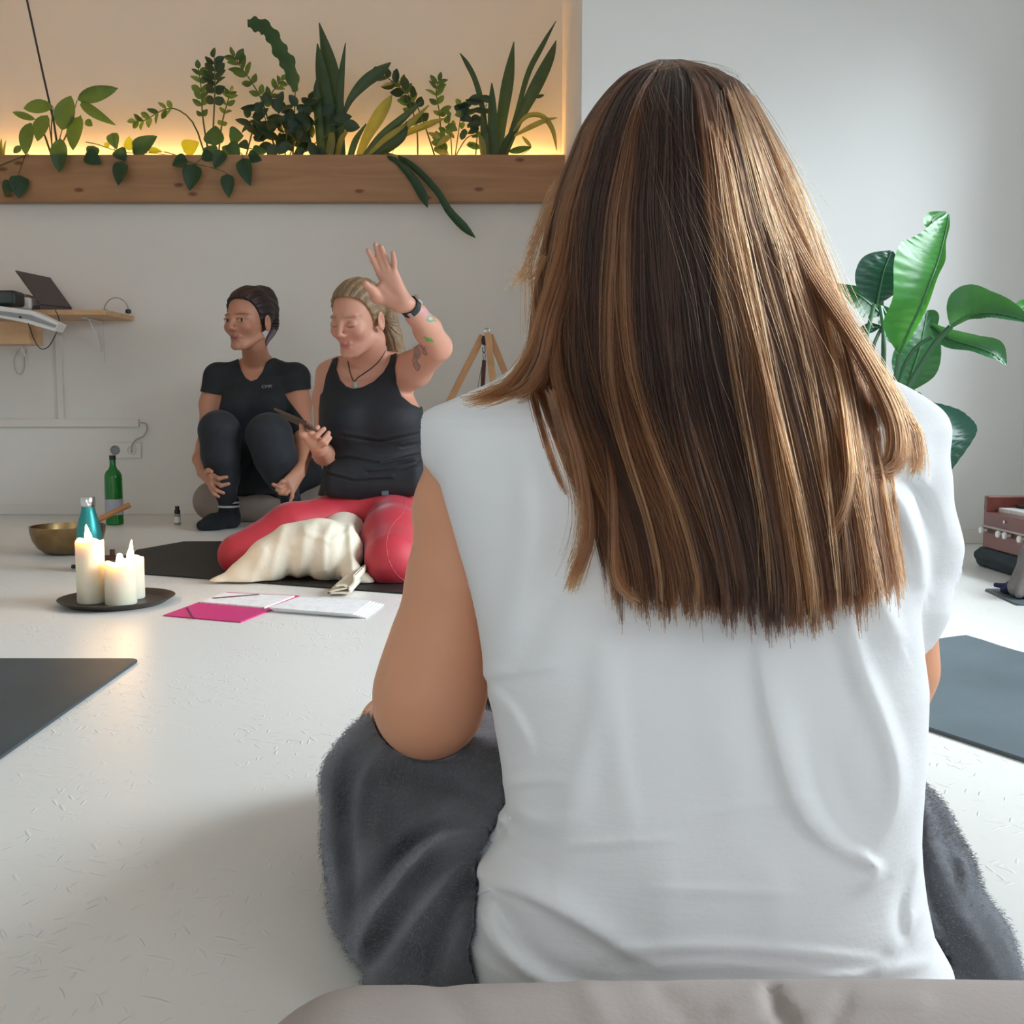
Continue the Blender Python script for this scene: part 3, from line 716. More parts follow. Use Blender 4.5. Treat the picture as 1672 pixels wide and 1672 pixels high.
# ------------------------------------------------------------------ harmonium at the right edge
hx, hy0, hy1 = 1.415, 2.60, 3.06; zb = .06
zk = .168
hm = empty('harmonium', (hx + .14, 2.83, zb), 'red lacquered harmonium with white keys by the right wall', 'harmonium')
MB().box((hx, hy0, zb), (hx + .28, hy1, zk)).build('case', M['redwood'], hm, bevel=.004)
MB().box((hx, hy1 - .022, zk - .001), (hx + .28, hy1, zk + .046)).build('end_panel', M['redwood'], hm, bevel=.003)
MB().box((hx, hy0, zk - .001), (hx + .28, hy0 + .022, zk + .046)).build('end_panel', M['redwood'], hm, bevel=.003)
M['ivory'] = mat('ivory_keys', (.78, .77, .74), .35)
nk = 22; y = hy1 - .03; wk = (hy1 - hy0 - .06) / nk
for k in range(nk):
    MB().box((hx + .03, y - wk * (k + 1) + .0008, zk - .004), (hx + .14, y - wk * k - .0008, zk + .012)).build('white_key', M['ivory'], hm, bevel=.001)
    if k % 7 in (0, 1, 3, 4, 5) and k < nk - 1:
        MB().box((hx + .075, y - wk * (k + 1) - .005, zk + .010), (hx + .14, y - wk * (k + 1) + .005, zk + .022)).build('black_key', M['black_plastic'], hm, bevel=.001)
M['strip'] = mat('pale_inlay', (.45, .36, .33), .4)
MB().box((hx - .003, hy0, .121), (hx + .002, hy1, .127)).build('inlay_strip', M['strip'], hm)
MB().box((hx - .002, hy0, .106), (hx + .002, hy1, .1205)).build('stop_panel', M['darkwood'], hm)
for yk in (3.03, 2.925, 2.885, 2.80, 2.70):
    c = V(hx - .0, yk, .113); mb = MB()
    pr = [(.004, 0), (.004, .012), (.009, .014), (.0105, .018), (.009, .022), (.0, .023)]
    mb.lathe((0, 0, 0), pr, 18); mb.v = [(c[0] - p[2], c[1] + p[0], c[2] + p[1]) for p in mb.v]
    mb.build('stop_knob', M['ivory'], hm, smooth=True)
mb = MB(); mb.lathe((0, 0, 0), [(.004, 0), (.005, .003), (0, .004)], 12); mb.v = [(hx - p[2], 2.925 + p[0], .148 + p[1]) for p in mb.v]; mb.build('screw', M['ivory'], hm, smooth=True)
M['navy_cloth'] = mat('slate_cloth', (.022, .032, .042), .85, noise=(20, .25), bump=(120, .4, .002))
s = SDF((1.33, 2.52, -.01), (1.75, 3.14, .10), .005)
for z, off in ((.016, .0), (.033, .006), (.047, -.004)):
    for k in range(11): s.cap((1.425 - off + .028 * k, 2.60, z), (1.425 - off + .028 * k, 3.075 + off, z), .0175, k=.005)
X_, Y_, Z_ = s.grid(); s.f = np.maximum(s.f, np.maximum(.0008 - Z_, Z_ - .0585) + 0 * X_ + 0 * Y_).astype(np.float32)
tag(s.build('folded_blanket', M['navy_cloth']), 'dark slate folded blanket under the red harmonium', 'blanket')
M['grey_cloth'] = mat('grey_cloth', (.20, .19, .19), .9, noise=(20, .2), bump=(90, .4, .002))
M['blue_cloth'] = mat('blue_purple_cloth', (.018, .022, .075), .9, noise=(20, .3), bump=(90, .4, .002))
s = SDF((1.12, 2.40, 0), (1.45, 2.74, .12), .004); r_ = random.Random(3)
for k in range(75):
    a = V(1.250 + .060 * r_.random(), 2.485 + .10 * r_.random(), .008 + .014 * r_.random()); b = a + V(r_.uniform(-.022, .022), r_.uniform(-.022, .022), r_.uniform(-.006, .009))
    s.cap(a, b, .0045 + .003 * r_.random(), k=.007)
s.clipz(.0055); tag(s.build('scarf', M['blue_cloth']), 'crumpled blue purple scarf on the dark mat corner', 'scarf'); SCARF = s
s = SDF((1.14, 2.40, 0), (1.50, 2.62, .20), .005)
s.cap((1.265, 2.51, .03), (1.285, 2.525, .115), .034, .014, .02).cap((1.285, 2.525, .11), (1.33, 2.53, .125), .016, .022, .03).cap((1.31, 2.51, .04), (1.33, 2.52, .09), .035, .03, .03)
for k in range(5): s.cap((1.240 + .025 * k, 2.475, .015), (1.278 + .012 * k, 2.50, .11), .010, .006, .012)
s.clipz(.0056); carve(s, SCARF, .0015); tag(s.build('grey_shawl', M['grey_cloth']), 'grey shawl heaped on the mat before the harmonium', 'shawl')
# ------------------------------------------------------------------ people
M['skin'] = mat('skin', (.6, .35, .26), .5, sss=.12, vcol=True, bump=(220, .10, .001))
def frame(yaw, pitch, roll=0):
    """head axes: columns = side, forward, up; yaw turns towards picture-left, pitch > 0 looks down"""
    y, p = math.radians(yaw), math.radians(pitch)
    f = V(-math.sin(y) * math.cos(p), -math.cos(y) * math.cos(p), -math.sin(p))
    s = norm(np.cross(V(0, 0, 1), f)); u = np.cross(f, s)
    r = math.radians(roll); s, u = s * math.cos(r) + u * math.sin(r), u * math.cos(r) - s * math.sin(r)
    return np.stack([s, f, u], 1)
def head(S, C, R, s, closed=False):
    P = lambda x, y, z: C + R @ (np.array([x, y, z]) * s)
    E = lambda c, r, k, neg=False: S.ell(P(*c), np.array(r) * s, R, k * s, neg)
    K = lambda a, b, r0, r1, k, neg=False: S.cap(P(*a), P(*b), r0 * s, r1 * s, k * s, neg)
    E((0, -.015, .035), (.070, .090, .078), .01); E((0, .028, -.014), (.057, .062, .080), .02)
    E((0, .044, -.072), (.031, .040, .028), .016); K((-.005, .078, -.094), (.005, .078, -.094), .0095, .0095, .016)
    for x in (-1, 1):
        K((x * .050, .0, -.055), (x * .020, .064, -.090), .013, .012, .016)
        E((x * .037, .064, -.022), (.019, .017, .018), .02)
        K((x * .012, .086, .020), (x * .042, .073, .021), .005, .0045, .014)
        E((x * .031, .096, .003), (.016, .012, .0105), .010, True)
        E((x * .031, .0765, .002), (.0145, .0125, .0125), .003)
        if closed: K((x * .019, .087, -.001), (x * .043, .083, -.001), .0032, .003, .004)
        else: K((x * .019, .0865, .008), (x * .043, .0825, .008), .003, .003, .004)
        E((x * .0765, -.012, -.008), (.007, .017, .030), .008); E((x * .081, -.008, -.004), (.004, .009, .016), .004, True)
        E((x * .009, .096, -.030), (.006, .008, .006), .006)
    K((0, .090, .012), (0, .107, -.025), .0055, .0075, .012)
    K((-.016, .082, -.0555), (.016, .082, -.0555), .0042, .0042, .008); K((0, .0885, -.0545), (0, .0885, -.0545), .005, .005, .008)
    K((-.012, .0835, -.0665), (.012, .0835, -.0665), .0055, .0055, .008)
    K((-.020, .091, -.061), (.020, .091, -.061), .0014, .0014, .003, True)
def facecol(v, C, R, s, base, lip, brow, dark, closed):
    L = ((v - C) @ R) / s; x, y, z = np.abs(L[:, 0]), L[:, 1], L[:, 2]
    c = np.tile(np.array(base, float), (len(v), 1)); front = y > .05
    def blend(mask, col): c[:] = c * (1 - mask[:, None]) + np.array(col) * mask[:, None]
    g = lambda q: np.exp(-q)
    blend(.35 * g(((x - .038) / .02) ** 2 + ((z + .03) / .02) ** 2) * front, lip)
    blend(.3 * g((x / .012) ** 2 + ((z + .028) / .012) ** 2) * (y > .09), lip)
    blend(.80 * g((x / .021) ** 4 + ((z + .061) / .0105) ** 4) * (y > .07), lip)
    blend(.6 * g((x / .024) ** 4 + ((z + .061) / .0018) ** 2) * (y > .07), dark)
    bz = .0235 - .10 * (x - .028) ** 2 / .03
    blend(.75 * g(((x - .031) / .020) ** 4 + ((z - bz) / .0034) ** 2) * front, brow)
    if closed:
        ez = -.006 - 4 * (x - .031) ** 2
        ez = -.005 + 12 * (x - .031) ** 2
        blend(.8 * g(((x - .031) / .0155) ** 4 + ((z - ez) / .0020) ** 2) * front, dark)
        blend(.22 * g(((x - .031) / .018) ** 2 + ((z - .006) / .009) ** 2) * front, brow)
    else:
        blend(.75 * g(((x - .031) / .0150) ** 4 + ((z - .0075 + 8 * (x - .031) ** 2) / .0022) ** 2) * front, dark)
    return c
def eyes(parent, C, R, s, look=(0, 0)):
    M.setdefault('eye', mat('eye_white', (.72, .68, .64), .15)); M.setdefault('iris', mat('iris', (.02, .012, .008), .1))
    for x in (-1, 1):
        c = C + R @ (V(x * .031, .0775, .002) * s)
        S = SDF(c - .02, c + .02, .0013); S.ell(c, V(.0135, .0125, .0075) * s, R, 0); o = S.build('eye', M['eye'], parent)
        c2 = C + R @ (V(x * .031 + look[0], .0862, .0025 + look[1]) * s)
        S = SDF(c2 - .012, c2 + .012, .0009); S.ell(c2, V(.0055, .0045, .0058) * s, R, 0); S.build('iris', M['iris'], o)
def chainpx(S, pts, r, k=.01): S.chain([at(*p) for p in pts], r, k)

# ============ woman with raised hand, red leggings ============
Yi = 3.15
pi_ = empty('person', flr(600, 915), 'woman in black tank top and red leggings raising one hand', 'person')
S = SDF(at(505, 300, 3.0) * 0 + V(-.68, 2.60, .06), V(-.14, 3.50, .97), .0026)
S.loft([(588, 562, 636, 3.19, .045), (597, 545, 655, 3.185, .058), (606, 534, 664, 3.18, .068), (625, 529, 668, 3.17, .082), (648, 528, 676, 3.17, .098), (668, 526, 686, 3.16, .105),
        (693, 526, 688, 3.16, .104), (724, 531, 686, 3.17, .102), (752, 534, 686, 3.17, .104), (782, 531, 688, 3.18, .112), (810, 524, 690, 3.19, .118), (840, 524, 692, 3.20, .12)], .01)
for b in ((572, 690), (642, 688)): S.ell(at(b[0], b[1], 3.085), (.066, .052, .056), None, .05)
for z, w in ((770, .006), (786, .008), (800, .005)): S.cap(at(545, z, 3.075), at(675, z - 3, 3.075), w + .012, k=.03)
# neck and trapezius
S.cap(at(602, 556, 3.09), at(600, 604, 3.175), .050, .058, .03); S.cap(at(556, 603, 3.19), at(648, 597, 3.19), .034, .036, .04)
S.cap(at(578, 606, 3.10), at(545, 604, 3.15), .010, .010, .02); S.cap(at(592, 607, 3.10), at(640, 600, 3.15), .010, .010, .02)
# raised arm, forearm and open hand
S.chain([at(646, 612, 3.16), at(676, 603, 3.10), at(713, 567, 2.97)], [.060, .050, .041], .03)
S.chain([at(715, 566, 2.97), at(698, 538, 2.90), at(680, 514, 2.83), at(665, 497, 2.79)], [.040, .038, .029, .0235], .015)
YP = 2.775
for (a, b, r0, r1) in (((661, 496), (622, 449), .016, .0115), ((660, 495), (629, 445), .016, .0115), ((659, 494), (637, 445), .016, .0115), ((661, 494), (645, 447), .016, .0105), ((655, 495), (612, 487), .017, .0125), ((652, 500), (622, 470), .016, .014)):
    S.cap(at(*a, YP + .008), at(*b, YP), r0, r1, .012)
for pts, r in ((((619, 445), (610, 426), (601, 409)), .0078), (((627, 443), (618.5, 418), (613, 399.5)), .0082), (((635.5, 444), (629, 422), (622.5, 403)), .0080), (((644, 446), (643.5, 428), (641.5, 413)), .0071)):
    S.chain([at(*pts[0], YP - .003), at(*pts[1], YP - .010), at(*pts[2], YP - .026)], [r * 1.12, r, r * .82], .005)
S.chain([at(617, 486, YP - .004), at(607, 473, YP - .02), at(597, 463, YP - .035)], [.0125, .0105, .0085], .01)
TORSO = S.copy(S.f)
# other arm, holding the phone
S.chain([at(541, 614, 3.19), at(531, 650, 3.21), at(533, 742, 3.20)], [.050, .037, .033], .02)
S.chain([at(535, 745, 3.20), at(528, 742, 3.08), at(522, 733, 2.985)], [.033, .030, .0235], .015)
YH = 2.95
S.chain([at(520, 731, 2.97), at(512, 721, YH)], [.024, .020], .012); S.cap(at(519, 728, 2.955), at(505, 716, YH), .018, .014, .01); S.cap(at(522, 727, 2.955), at(526, 722, YH + .01), .018, .012, .01)
for pts, r in ((((504, 714), (508, 706), (519, 697.5)), .0080), (((511, 721), (517, 712), (529, 700.5)), .0082), (((520, 726), (527, 720), (536.5, 707)), .0078), (((525, 728), (532, 724), (539, 715)), .0068)):
    S.chain([at(*pts[0], YH - .008), at(*pts[1], YH - .022), at(*pts[2], YH - .016)], [r * 1.1, r, r * .85], .004)
S.chain([at(507, 720, YH), at(495.5, 709, YH - .02), at(492.8, 694, YH - .012)], [.0125, .0105, .008], .008)
HC, HR, HS = at(584, 521, 3.06), frame(26, 17, -3), .96
head(S, HC, HR, HS, True)
SK_I = (.56, .275, .19)
def col_i(v):
    c = facecol(v, HC, HR, HS, SK_I, (.45, .13, .12), (.20, .10, .06), (.13, .05, .04), True)
    px, py = proj(v[:, 0], v[:, 1], v[:, 2]); fr = v[:, 1] < 3.12
    # inked drawings on the raised arm
    def ink(m, col, a=.8):
        m = (m & fr)[:, None] * a; c[:] = c * (1 - m) + np.array(col) * m
    near = (px > 660) & (py > 480) & (py < 625)
    ink(near & (linedist(px, py, [(686, 505), (692, 512), (697, 509), (700, 515)]) < 2.2), (.40, .22, .42), .6)
    ink(near & (np.abs(np.hypot((px - 703) / 1.3, py - 520) - 4.2) < .9), (.05, .30, .20)); ink(near & (linedist(px, py, [(697, 523), (703, 525), (711, 524)]) < 1), (.05, .30, .20)); ink(near & (np.hypot(px - 703, py - 520) < 2.6), (.25, .55, .42), .6)
    ink(near & (np.hypot((px - 700) / 1.7, py - 555) < 3.6), (.14, .32, .05)); ink(near & (linedist(px, py, [(693, 551), (700, 555), (706, 557)]) < 2.2), (.10, .30, .05))
    for ln in ([(665, 572), (672, 569), (681, 566), (688, 564)], [(688, 566), (695, 574), (697, 579), (691, 578), (690, 572), (694, 567)], [(678, 578), (674, 588), (676, 598), (682, 606), (684, 600)], [(680, 590), (686, 598), (684, 604)]):
        ink(near & (linedist(px, py, ln) < 1.0), (.16, .10, .10))
    ink(near & (np.hypot((px - 681) / 1.2, (py - 577) / 1.8) < 5.5), (.22, .15, .15), .7); ink(near & (linedist(px, py, [(681, 580), (679, 592), (683, 600)]) < 2.8), (.22, .17, .14), .65); ink(near & (linedist(px, py, [(655, 575), (664, 572)]) < 2), (.20, .22, .10), .6)
    return c
S.build('body', M['skin'], pi_, col_i)
M['tank'] = mat('black_jersey', (.0085, .0095, .014), .75, noise=(30, .2), bump=(140, .25, .001))
TP = [(543, 586), (552, 583), (549, 603), (555, 620), (565, 631), (577, 635), (592, 632), (610, 623), (626, 608), (635, 592), (638, 580), (648, 576), (644, 600), (647, 626), (656, 647), (672, 660), (686, 666), (693, 655), (712, 652), (706, 816), (640, 815), (590, 817), (540, 812), (500, 806), (510, 660), (527, 640), (532, 614)]
T = garment(TORSO, TP, .0055)
# soft creases across the waist
X, Y, Z = np.broadcast_arrays(*T.grid()); nr_ = np.abs(T.f) < .012; px, py = proj(X[nr_], Y[nr_], Z[nr_])
w = np.zeros(px.shape)
for ln in ([(533, 752), (570, 748), (620, 757), (686, 742)], [(560, 712), (620, 722), (686, 708)], [(600, 772), (650, 768), (687, 755)], [(536, 775), (580, 786), (640, 782)], [(655, 730), (688, 724)]):
    w -= .0035 * np.exp(-(linedist(px, py, ln) / 2.2) ** 2) - .0022 * np.exp(-(linedist(px, py, [(a, b - 5) for a, b in ln]) / 3) ** 2)
T.f[nr_] -= w
tank = T.build('tank_top', M['tank'], pi_)
M['hemtag'] = mat('grey_hem_tag', (.10, .12, .15), .7)
h = T.hit(629, 803.5, 2.9, 3.3); MB().box((h[0] - .010, h[1] - .0015, h[2] - .010), (h[0] + .010, h[1] + .001, h[2] + .010)).build('hem_tag', M['hemtag'], tank)
# necklace
M['cord'] = mat('brown_cord', (.03, .012, .010), .7)
def on(SF, pts, y0, y1, out=.001):
    r = []
    for p in pts:
        q = SF.hit(p[0], p[1], y0, y1); e = norm(V(0, 0, HCAM) - q); r.append(q + e * out)
    return r
nk = empty('necklace', (0, 0, 0), None, None); nk.parent = pi_; nk.location = -pi_.location
MB().tube(on(S, spline([(568, 590), (570, 600), (573, 612), (578, 623), (584, 617), (594, 610), (608, 600), (620, 588), (629, 573)], 26), 2.8, 3.25), .0018, 6).build('cord', M['cord'], nk)
M['pendant'] = mat('grey_green_stone', (.33, .36, .30), .4)
q = on(S, [(580, 629)], 2.8, 3.25, .004)[0]
MB().lathe(q - V(0, 0, .011), [(0, 0), (.006, .003), (.0085, .011), (.006, .019), (0, .022)], 14, (1, .6)).build('pendant', M['pendant'], nk, smooth=True)
# wrist band with watch case
wc, wa = at(669.5, 501, 2.80), norm(at(663, 495, 2.785) - at(680, 514, 2.83)); wb = norm(np.cross(wa, V(0, 1, 0))); wd = np.cross(wa, wb)
M['band'] = mat('black_rubber_band', (.010, .020, .022), .5)
wt = empty('wristwatch', (0, 0, 0), None, None); wt.parent = pi_; wt.location = -pi_.location
mb = MB(); R0, R1 = .0262, .0292
ring = [(R1, -.0095), (R1, .0095), (R0, .0095), (R0, -.0095)]; v = []; f = []
for k in range(36):
    a = 2 * math.pi * k / 36
    for (r, hgt) in ring: v.append(wc + wa * hgt + r * (math.cos(a) * wb + math.sin(a) * wd))
for k in range(36):
    for j in range(4): f.append((k * 4 + j, k * 4 + (j + 1) % 4, ((k + 1) % 36) * 4 + (j + 1) % 4, ((k + 1) % 36) * 4 + j))
mb.add(v, f).build('strap', M['band'], wt, smooth=True)
sd = wb if (wb[0] > 0) else -wb; cc = wc + sd * .031
MB().box((-.011, -.013, -.004), (.011, .013, .004), (wa, wd, sd), cc).build('watch_case', M['metal'], wt, bevel=.002)
e_ = norm(-(V(0, 1, 0) - wa * wa[1]) - sd * .35); e_ = norm(e_ - wa * e_.dot(wa)); q = wc + e_ * .0297; MB().box((-.009, -.005, -.0015), (.009, .005, .0015), (wa, np.cross(e_, wa), e_), q).build('buckle', M['metal'], wt, bevel=.001)
# hairline: how far forward hair grows at each height on the head
HZ = [-.2, -.065, -.04, -.02, 0, .02, .05, .068, .078, .088, .1]; HYL = [-.05, -.05, -.035, .004, .014, .022, .036, .046, .056, .085, .4]
# hair: swept back into a ponytail
M['hair_i'] = mat('dark_blond_hair', (.22, .14, .075), .55, noise=(8, .30), stretch=(14, 14, 5))
P = lambda x, y, z: HC + HR @ (V(x, y, z) * HS)
Hs = SDF(V(-.56, 2.92, .48), V(-.26, 3.32, .93), .0028)
Hs.ell(P(0, -.016, .038), V(.079, .097, .085) * HS, HR, 0)
Hs.chain([P(.03, -.10, .05), P(.015, -.135, .02)], [.030, .026], .02)
Hs.chain([P(.0, -.125, .02), at(634, 520, 3.20), at(640, 548, 3.21), at(648, 575, 3.19), at(655, 600, 3.20)], [.022, .026, .027, .022, .008], .02)
X, Y, Z = np.broadcast_arrays(*Hs.grid()); L = np.stack([X, Y, Z], -1) - HC; L = (L @ HR) / HS
face = L[..., 1] - np.interp(L[..., 2], HZ, HYL).astype(np.float32)
ang = np.arctan2(L[..., 0], L[..., 2] + .02); gro = .0013 * np.sin(34 * ang + 20 * L[..., 1]) + .0008 * np.sin(71 * ang + 9 * L[..., 1])
inhead = L[..., 1] > -.105
Hs.f = np.maximum(Hs.f + gro, np.where(inhead, face * .6 * HS, -1)).astype(np.float32)
Hs.build('hair', M['hair_i'], pi_)
# leggings
M['red'] = mat('red_jersey', (.50, .030, .050), .6, sheen=.25, noise=(20, .06))
Q = SDF(V(-1.0, 2.45, -.02), V(-.10, 3.75, .32), .0045)
Q.ell(at(607, 826, 3.19), (.163, .135, .098), None, .03)
Q.chain([at(566, 846, 3.14), at(476, 862, 3.02), at(392, 905, 2.95)], [.080, .070, .059], .03)
Q.chain([at(392, 907, 2.97), at(450, 895, 3.22), at(510, 868, 3.52)], [.055, .050, .036], .03)
Q.chain([at(644, 846, 3.12), at(642, 880, 2.92), at(642, 914, 2.76)], [.088, .084, .078], .04)
Q.chain([at(645, 918, 2.78), at(652, 890, 3.10), at(655, 868, 3.50)], [.060, .054, .036], .03)
Q.clipz(.0056); leg = Q.build('leggings', M['red'], pi_)
M['seam'] = mat('pale_red_seam', (.60, .10, .12), .6)
MB().tube(on(Q, spline([(663, 812), (657, 838), (640, 858), (632, 880), (632, 900), (638, 922), (650, 940), (660, 948)], 40), 2.5, 3.2, .0003), .0011, 5).build('seam', M['seam'], leg)
# bare feet behind
Ft = SDF(V(-.85, 3.4, -.01), V(-.2, 3.85, .14), .004)
for (x, y, Yd) in ((512, 868, 3.52), (655, 868, 3.50)):
    a = at(x, y, Yd); a[2] = .05; Ft.chain([a, a + V(0, .06, -.012), a + V(0, .16, -.024)], [.034, .032, .020], .02)
Ft.clipz(.0056); Ft.build('foot', M['skin'], pi_, lambda v: np.tile(SK_I, (len(v), 1)))
# phone (held, so its own thing)
M['phone'] = mat('bronze_phone', (.11, .075, .05), .35, .4)
ph = empty('phone', at(487, 690, 2.95), 'slim dark bronze phone held in the woman\'s lowered hand', 'phone')
A, B = at(459, 676, 3.00), at(513, 700, 2.915); u = norm(B - A); w = V(-.2, 1, -.17); w = norm(w - u * w.dot(u)); n = np.cross(w, u)
n = n if n[2] > 0 else -n; Lh = np.linalg.norm(B - A) / 2
MB().box((-Lh, -.036, -.004), (Lh, .036, .004), (u, w, n), (A + B) / 2).build('case', M['phone'], ph, bevel=.003)
MB().box((-Lh * .96, -.033, .0041), (Lh * .96, .033, .0046), (u, w, n), (A + B) / 2).build('screen', M['screen'], ph)
# bolster hidden in a cream blanket
M['cream'] = mat('cream_wool', (.80, .73, .60), .9, noise=(14, .06), bump=(160, .35, .002))
B_ = SDF(V(-.92, 2.50, -.02), V(-.30, 3.42, .26), .0042)
B_.chain([at(540, 905, 2.80), at(560, 880, 3.05), at(575, 865, 3.35)], [.078, .078, .080], .02)
B_.chain([at(548, 903, 2.80), at(520, 893, 2.80), at(480, 897, 2.80), at(440, 915, 2.78), at(400, 938, 2.76), at(358, 953, 2.74), at(320, 957.5, 2.73)], [.074, .072, .066, .056, .036, .014, .004], .03)
B_.chain([at(575, 935, 2.72), at(600, 950, 2.72), at(618, 950, 2.74)], [.03, .012, .008], .03)
X, Y, Z = np.broadcast_arrays(*B_.grid()); nr_ = np.abs(B_.f) < .02; px, py = proj(X[nr_], Y[nr_], Z[nr_]); w = np.zeros(px.shape)
for ln, a, wd in (([(462, 862), (452, 900), (442, 955)], .004, 7), ([(497, 862), (494, 900), (486, 955)], .005, 8), ([(520, 860), (512, 900), (505, 950)], -.005, 8), ([(540, 858), (530, 880), (528, 930)], .005, 6), ([(572, 860), (574, 900), (577, 940)], .009, 6), ([(560, 870), (556, 910), (545, 945)], -.006, 8),
                  ([(475, 900), (468, 955)], -.006, 9), ([(500, 870), (540, 885), (565, 870)], .004, 5), ([(430, 900), (410, 950)], .004, 8)):
    w += a * np.exp(-(linedist(px, py, ln) / wd) ** 2)
B_.f[nr_] -= w; B_.clipz(.006)
carve(B_, Q, .002)
cbl = tag(B_.build('blanket', M['cream']), 'cream wool blanket draped over a bolster between the red knees', 'blanket')
sp_ = spline([(578, 940), (578, 950), (570, 959), (554, 963), (539, 967), (535, 975), (541, 981), (553, 979), (566, 973), (571, 964), (562, 956), (549, 957)], 60)
mb = MB(); v = []; f = []; Yr = 2.535
pts = np.array([at(p[0], p[1], Yr) for p in sp_]); pts[:, 2] = np.maximum(pts[:, 2], .0095)
t = np.gradient(pts, axis=0); nn = np.stack([-t[:, 2], 0 * t[:, 0], t[:, 0]], 1); nn /= np.linalg.norm(nn, axis=1)[:, None] + 1e-9
for i in range(len(pts)):
    for dy in (0, .015, .10, .19):
        for sg in (-1, 1): v.append(pts[i] + nn[i] * sg * (.0034 if dy else .0020) + V(0, dy, 0))
for i in range(len(pts) - 1):
    a, b = i * 8, (i + 1) * 8
    for k in range(3): f += [(a + 2 * k, b + 2 * k, b + 2 * k + 2, a + 2 * k + 2), (a + 2 * k + 1, a + 2 * k + 3, b + 2 * k + 3, b + 2 * k + 1)]
    f += [(a, a + 1, b + 1, b), (a + 6, b + 6, b + 7, a + 7)]
mb.add(v, f).build('rolled_edge', M['cream'], cbl, smooth=True)

# ============ woman sitting by the wall ============
pw = empty('person', flr(430, 852), 'woman in black t-shirt and dark leggings hugging her knees by the wall', 'person')
S = SDF(V(-1.38, 3.82, .10), V(-.80, 4.55, 1.02), .0027)
S.loft([(583, 402, 442, 4.34, .05), (592, 380, 464, 4.34, .060), (601, 362, 480, 4.34, .070), (615, 354, 488, 4.33, .085), (640, 358, 478, 4.32, .10), (680, 362, 476, 4.32, .11), (740, 362, 480, 4.33, .11), (800, 368, 498, 4.36, .12)], .01)
for b in ((388, 662), (440, 662)): S.ell(at(b[0], b[1], 4.235), (.062, .05, .055), None, .05)
S.cap(at(414, 560, 4.20), at(420, 598, 4.33), .050, .056, .03)
S.chain([at(357, 616, 4.31), at(346, 660, 4.29), at(337, 728, 4.22)], [.056, .046, .036], .03)
S.chain([at(482, 616, 4.31), at(488, 660, 4.27), at(495, 708, 4.18)], [.056, .046, .041], .03)
TORSO = S.copy(S.f)
S.chain([at(335, 728, 4.22), at(328, 750, 4.14), at(331, 768, 4.03)], [.036, .031, .024], .015)
YL = 3.93
S.cap(at(332, 770, 4.01), at(347, 780, YL), .022, .016, .012); S.cap(at(332, 772, 4.01), at(346, 790, YL), .022, .016, .012)
for pts, r in ((((348, 777), (358, 781.5), (370, 779)), .0080), (((349, 785), (361, 793), (373, 790)), .0082), (((346, 792), (354, 801), (365, 805)), .0076), (((343, 795), (349, 806), (357, 811)), .0066)):
    S.chain([at(*pts[0], YL), at(*pts[1], YL - .022), at(*pts[2], YL - .024)], [r * 1.15, r, r * .85], .005)
S.chain([at(338, 774, YL), at(340, 769, YL - .02), at(345, 770, YL - .03)], [.0125, .010, .008], .008)
S.chain([at(496, 708, 4.18), at(496, 738, 4.08), at(494, 762, 3.98)], [.041, .034, .026], .015)
YL = 3.90
for (a, b) in (((493, 764), (470, 783)), ((493, 766), (473, 793)), ((492, 768), (477, 800)), ((488, 768), (470, 788))): S.cap(at(*a, 3.97), at(*b, YL), .021, .0145, .012)
for pts, r in ((((471, 781), (461, 787), (454, 793)), .0085), (((470, 789), (458, 797), (446, 791)), .0082), (((471, 796), (460, 804), (452, 800)), .0080), (((478, 800), (477, 811), (474, 819)), .0070), (((476, 797), (467, 806), (457, 806)), .0076)):
    S.chain([at(*pts[0], YL), at(*pts[1], YL - .02), at(*pts[2], YL - .022)], [r * 1.15, r, r * .85], .005)
WC, WR, WS = at(405.5, 525, 4.15), frame(22, 3, 0), 1.09
head(S, WC, WR, WS, False)
SK_W = (.50, .235, .15)
S.build('body', M['skin'], pw, lambda v: facecol(v, WC, WR, WS, SK_W, (.33, .08, .075), (.05, .022, .018), (.04, .015, .012), False))
eyes(pw, WC, WR, WS, (.004, 0))
TP = [(388, 580), (390, 592), (394, 605), (401, 617), (410, 622.5), (420, 619), (429, 607), (435, 592), (440, 587), (468, 576), (514, 588), (522, 634), (485, 637), (465, 643), (472, 655), (500, 690), (500, 812), (360, 812), (352, 690), (360, 655), (362, 645), (348, 643), (320, 638), (328, 598), (360, 580)]
M['tee'] = mat('black_cotton', (.0095, .013, .017), .8, noise=(30, .2), bump=(140, .25, .001))
T = garment(TORSO, TP, .007); tee = T.build('t_shirt', M['tee'], pw)
# little grey chest print, three letters
M['print_grey'] = mat('grey_print', (.30, .32, .33), .7)
h = T.hit(436, 631, 4.0, 4.4)
cu = bpy.data.curves.new('t', 'FONT'); cu.body = 'CMK'; cu.size = .020; cu.extrude = .0006; cu.align_x = 'CENTER'; cu.align_y = 'CENTER'
to = bpy.data.objects.new('t', cu); COL.objects.link(to); dg = bpy.context.evaluated_depsgraph_get()
tm = bpy.data.meshes.new_from_object(to.evaluated_get(dg)); bpy.data.objects.remove(to)
vv = np.array([p.co[:] for p in tm.vertices]); vv2 = np.zeros_like(vv)
for i, p in enumerate(vv):
    q = h + V(p[0], 0, p[1] * .9 + p[0] * .08); a, b = proj(q[0], q[1], q[2]); g = T.hit(a, b, 4.0, 4.4); vv2[i] = (q[0], g[1] - .0015 - p[2], q[2])
for i, p in enumerate(tm.vertices): p.co = vv2[i]
link('chest_print', tm, M['print_grey'], tee, False)
M['hair_w'] = mat('dark_auburn_hair', (.020, .0085, .0095), .5, noise=(8, .5), stretch=(30, 30, 4))
P = lambda x, y, z: WC + WR @ (V(x, y, z) * WS)
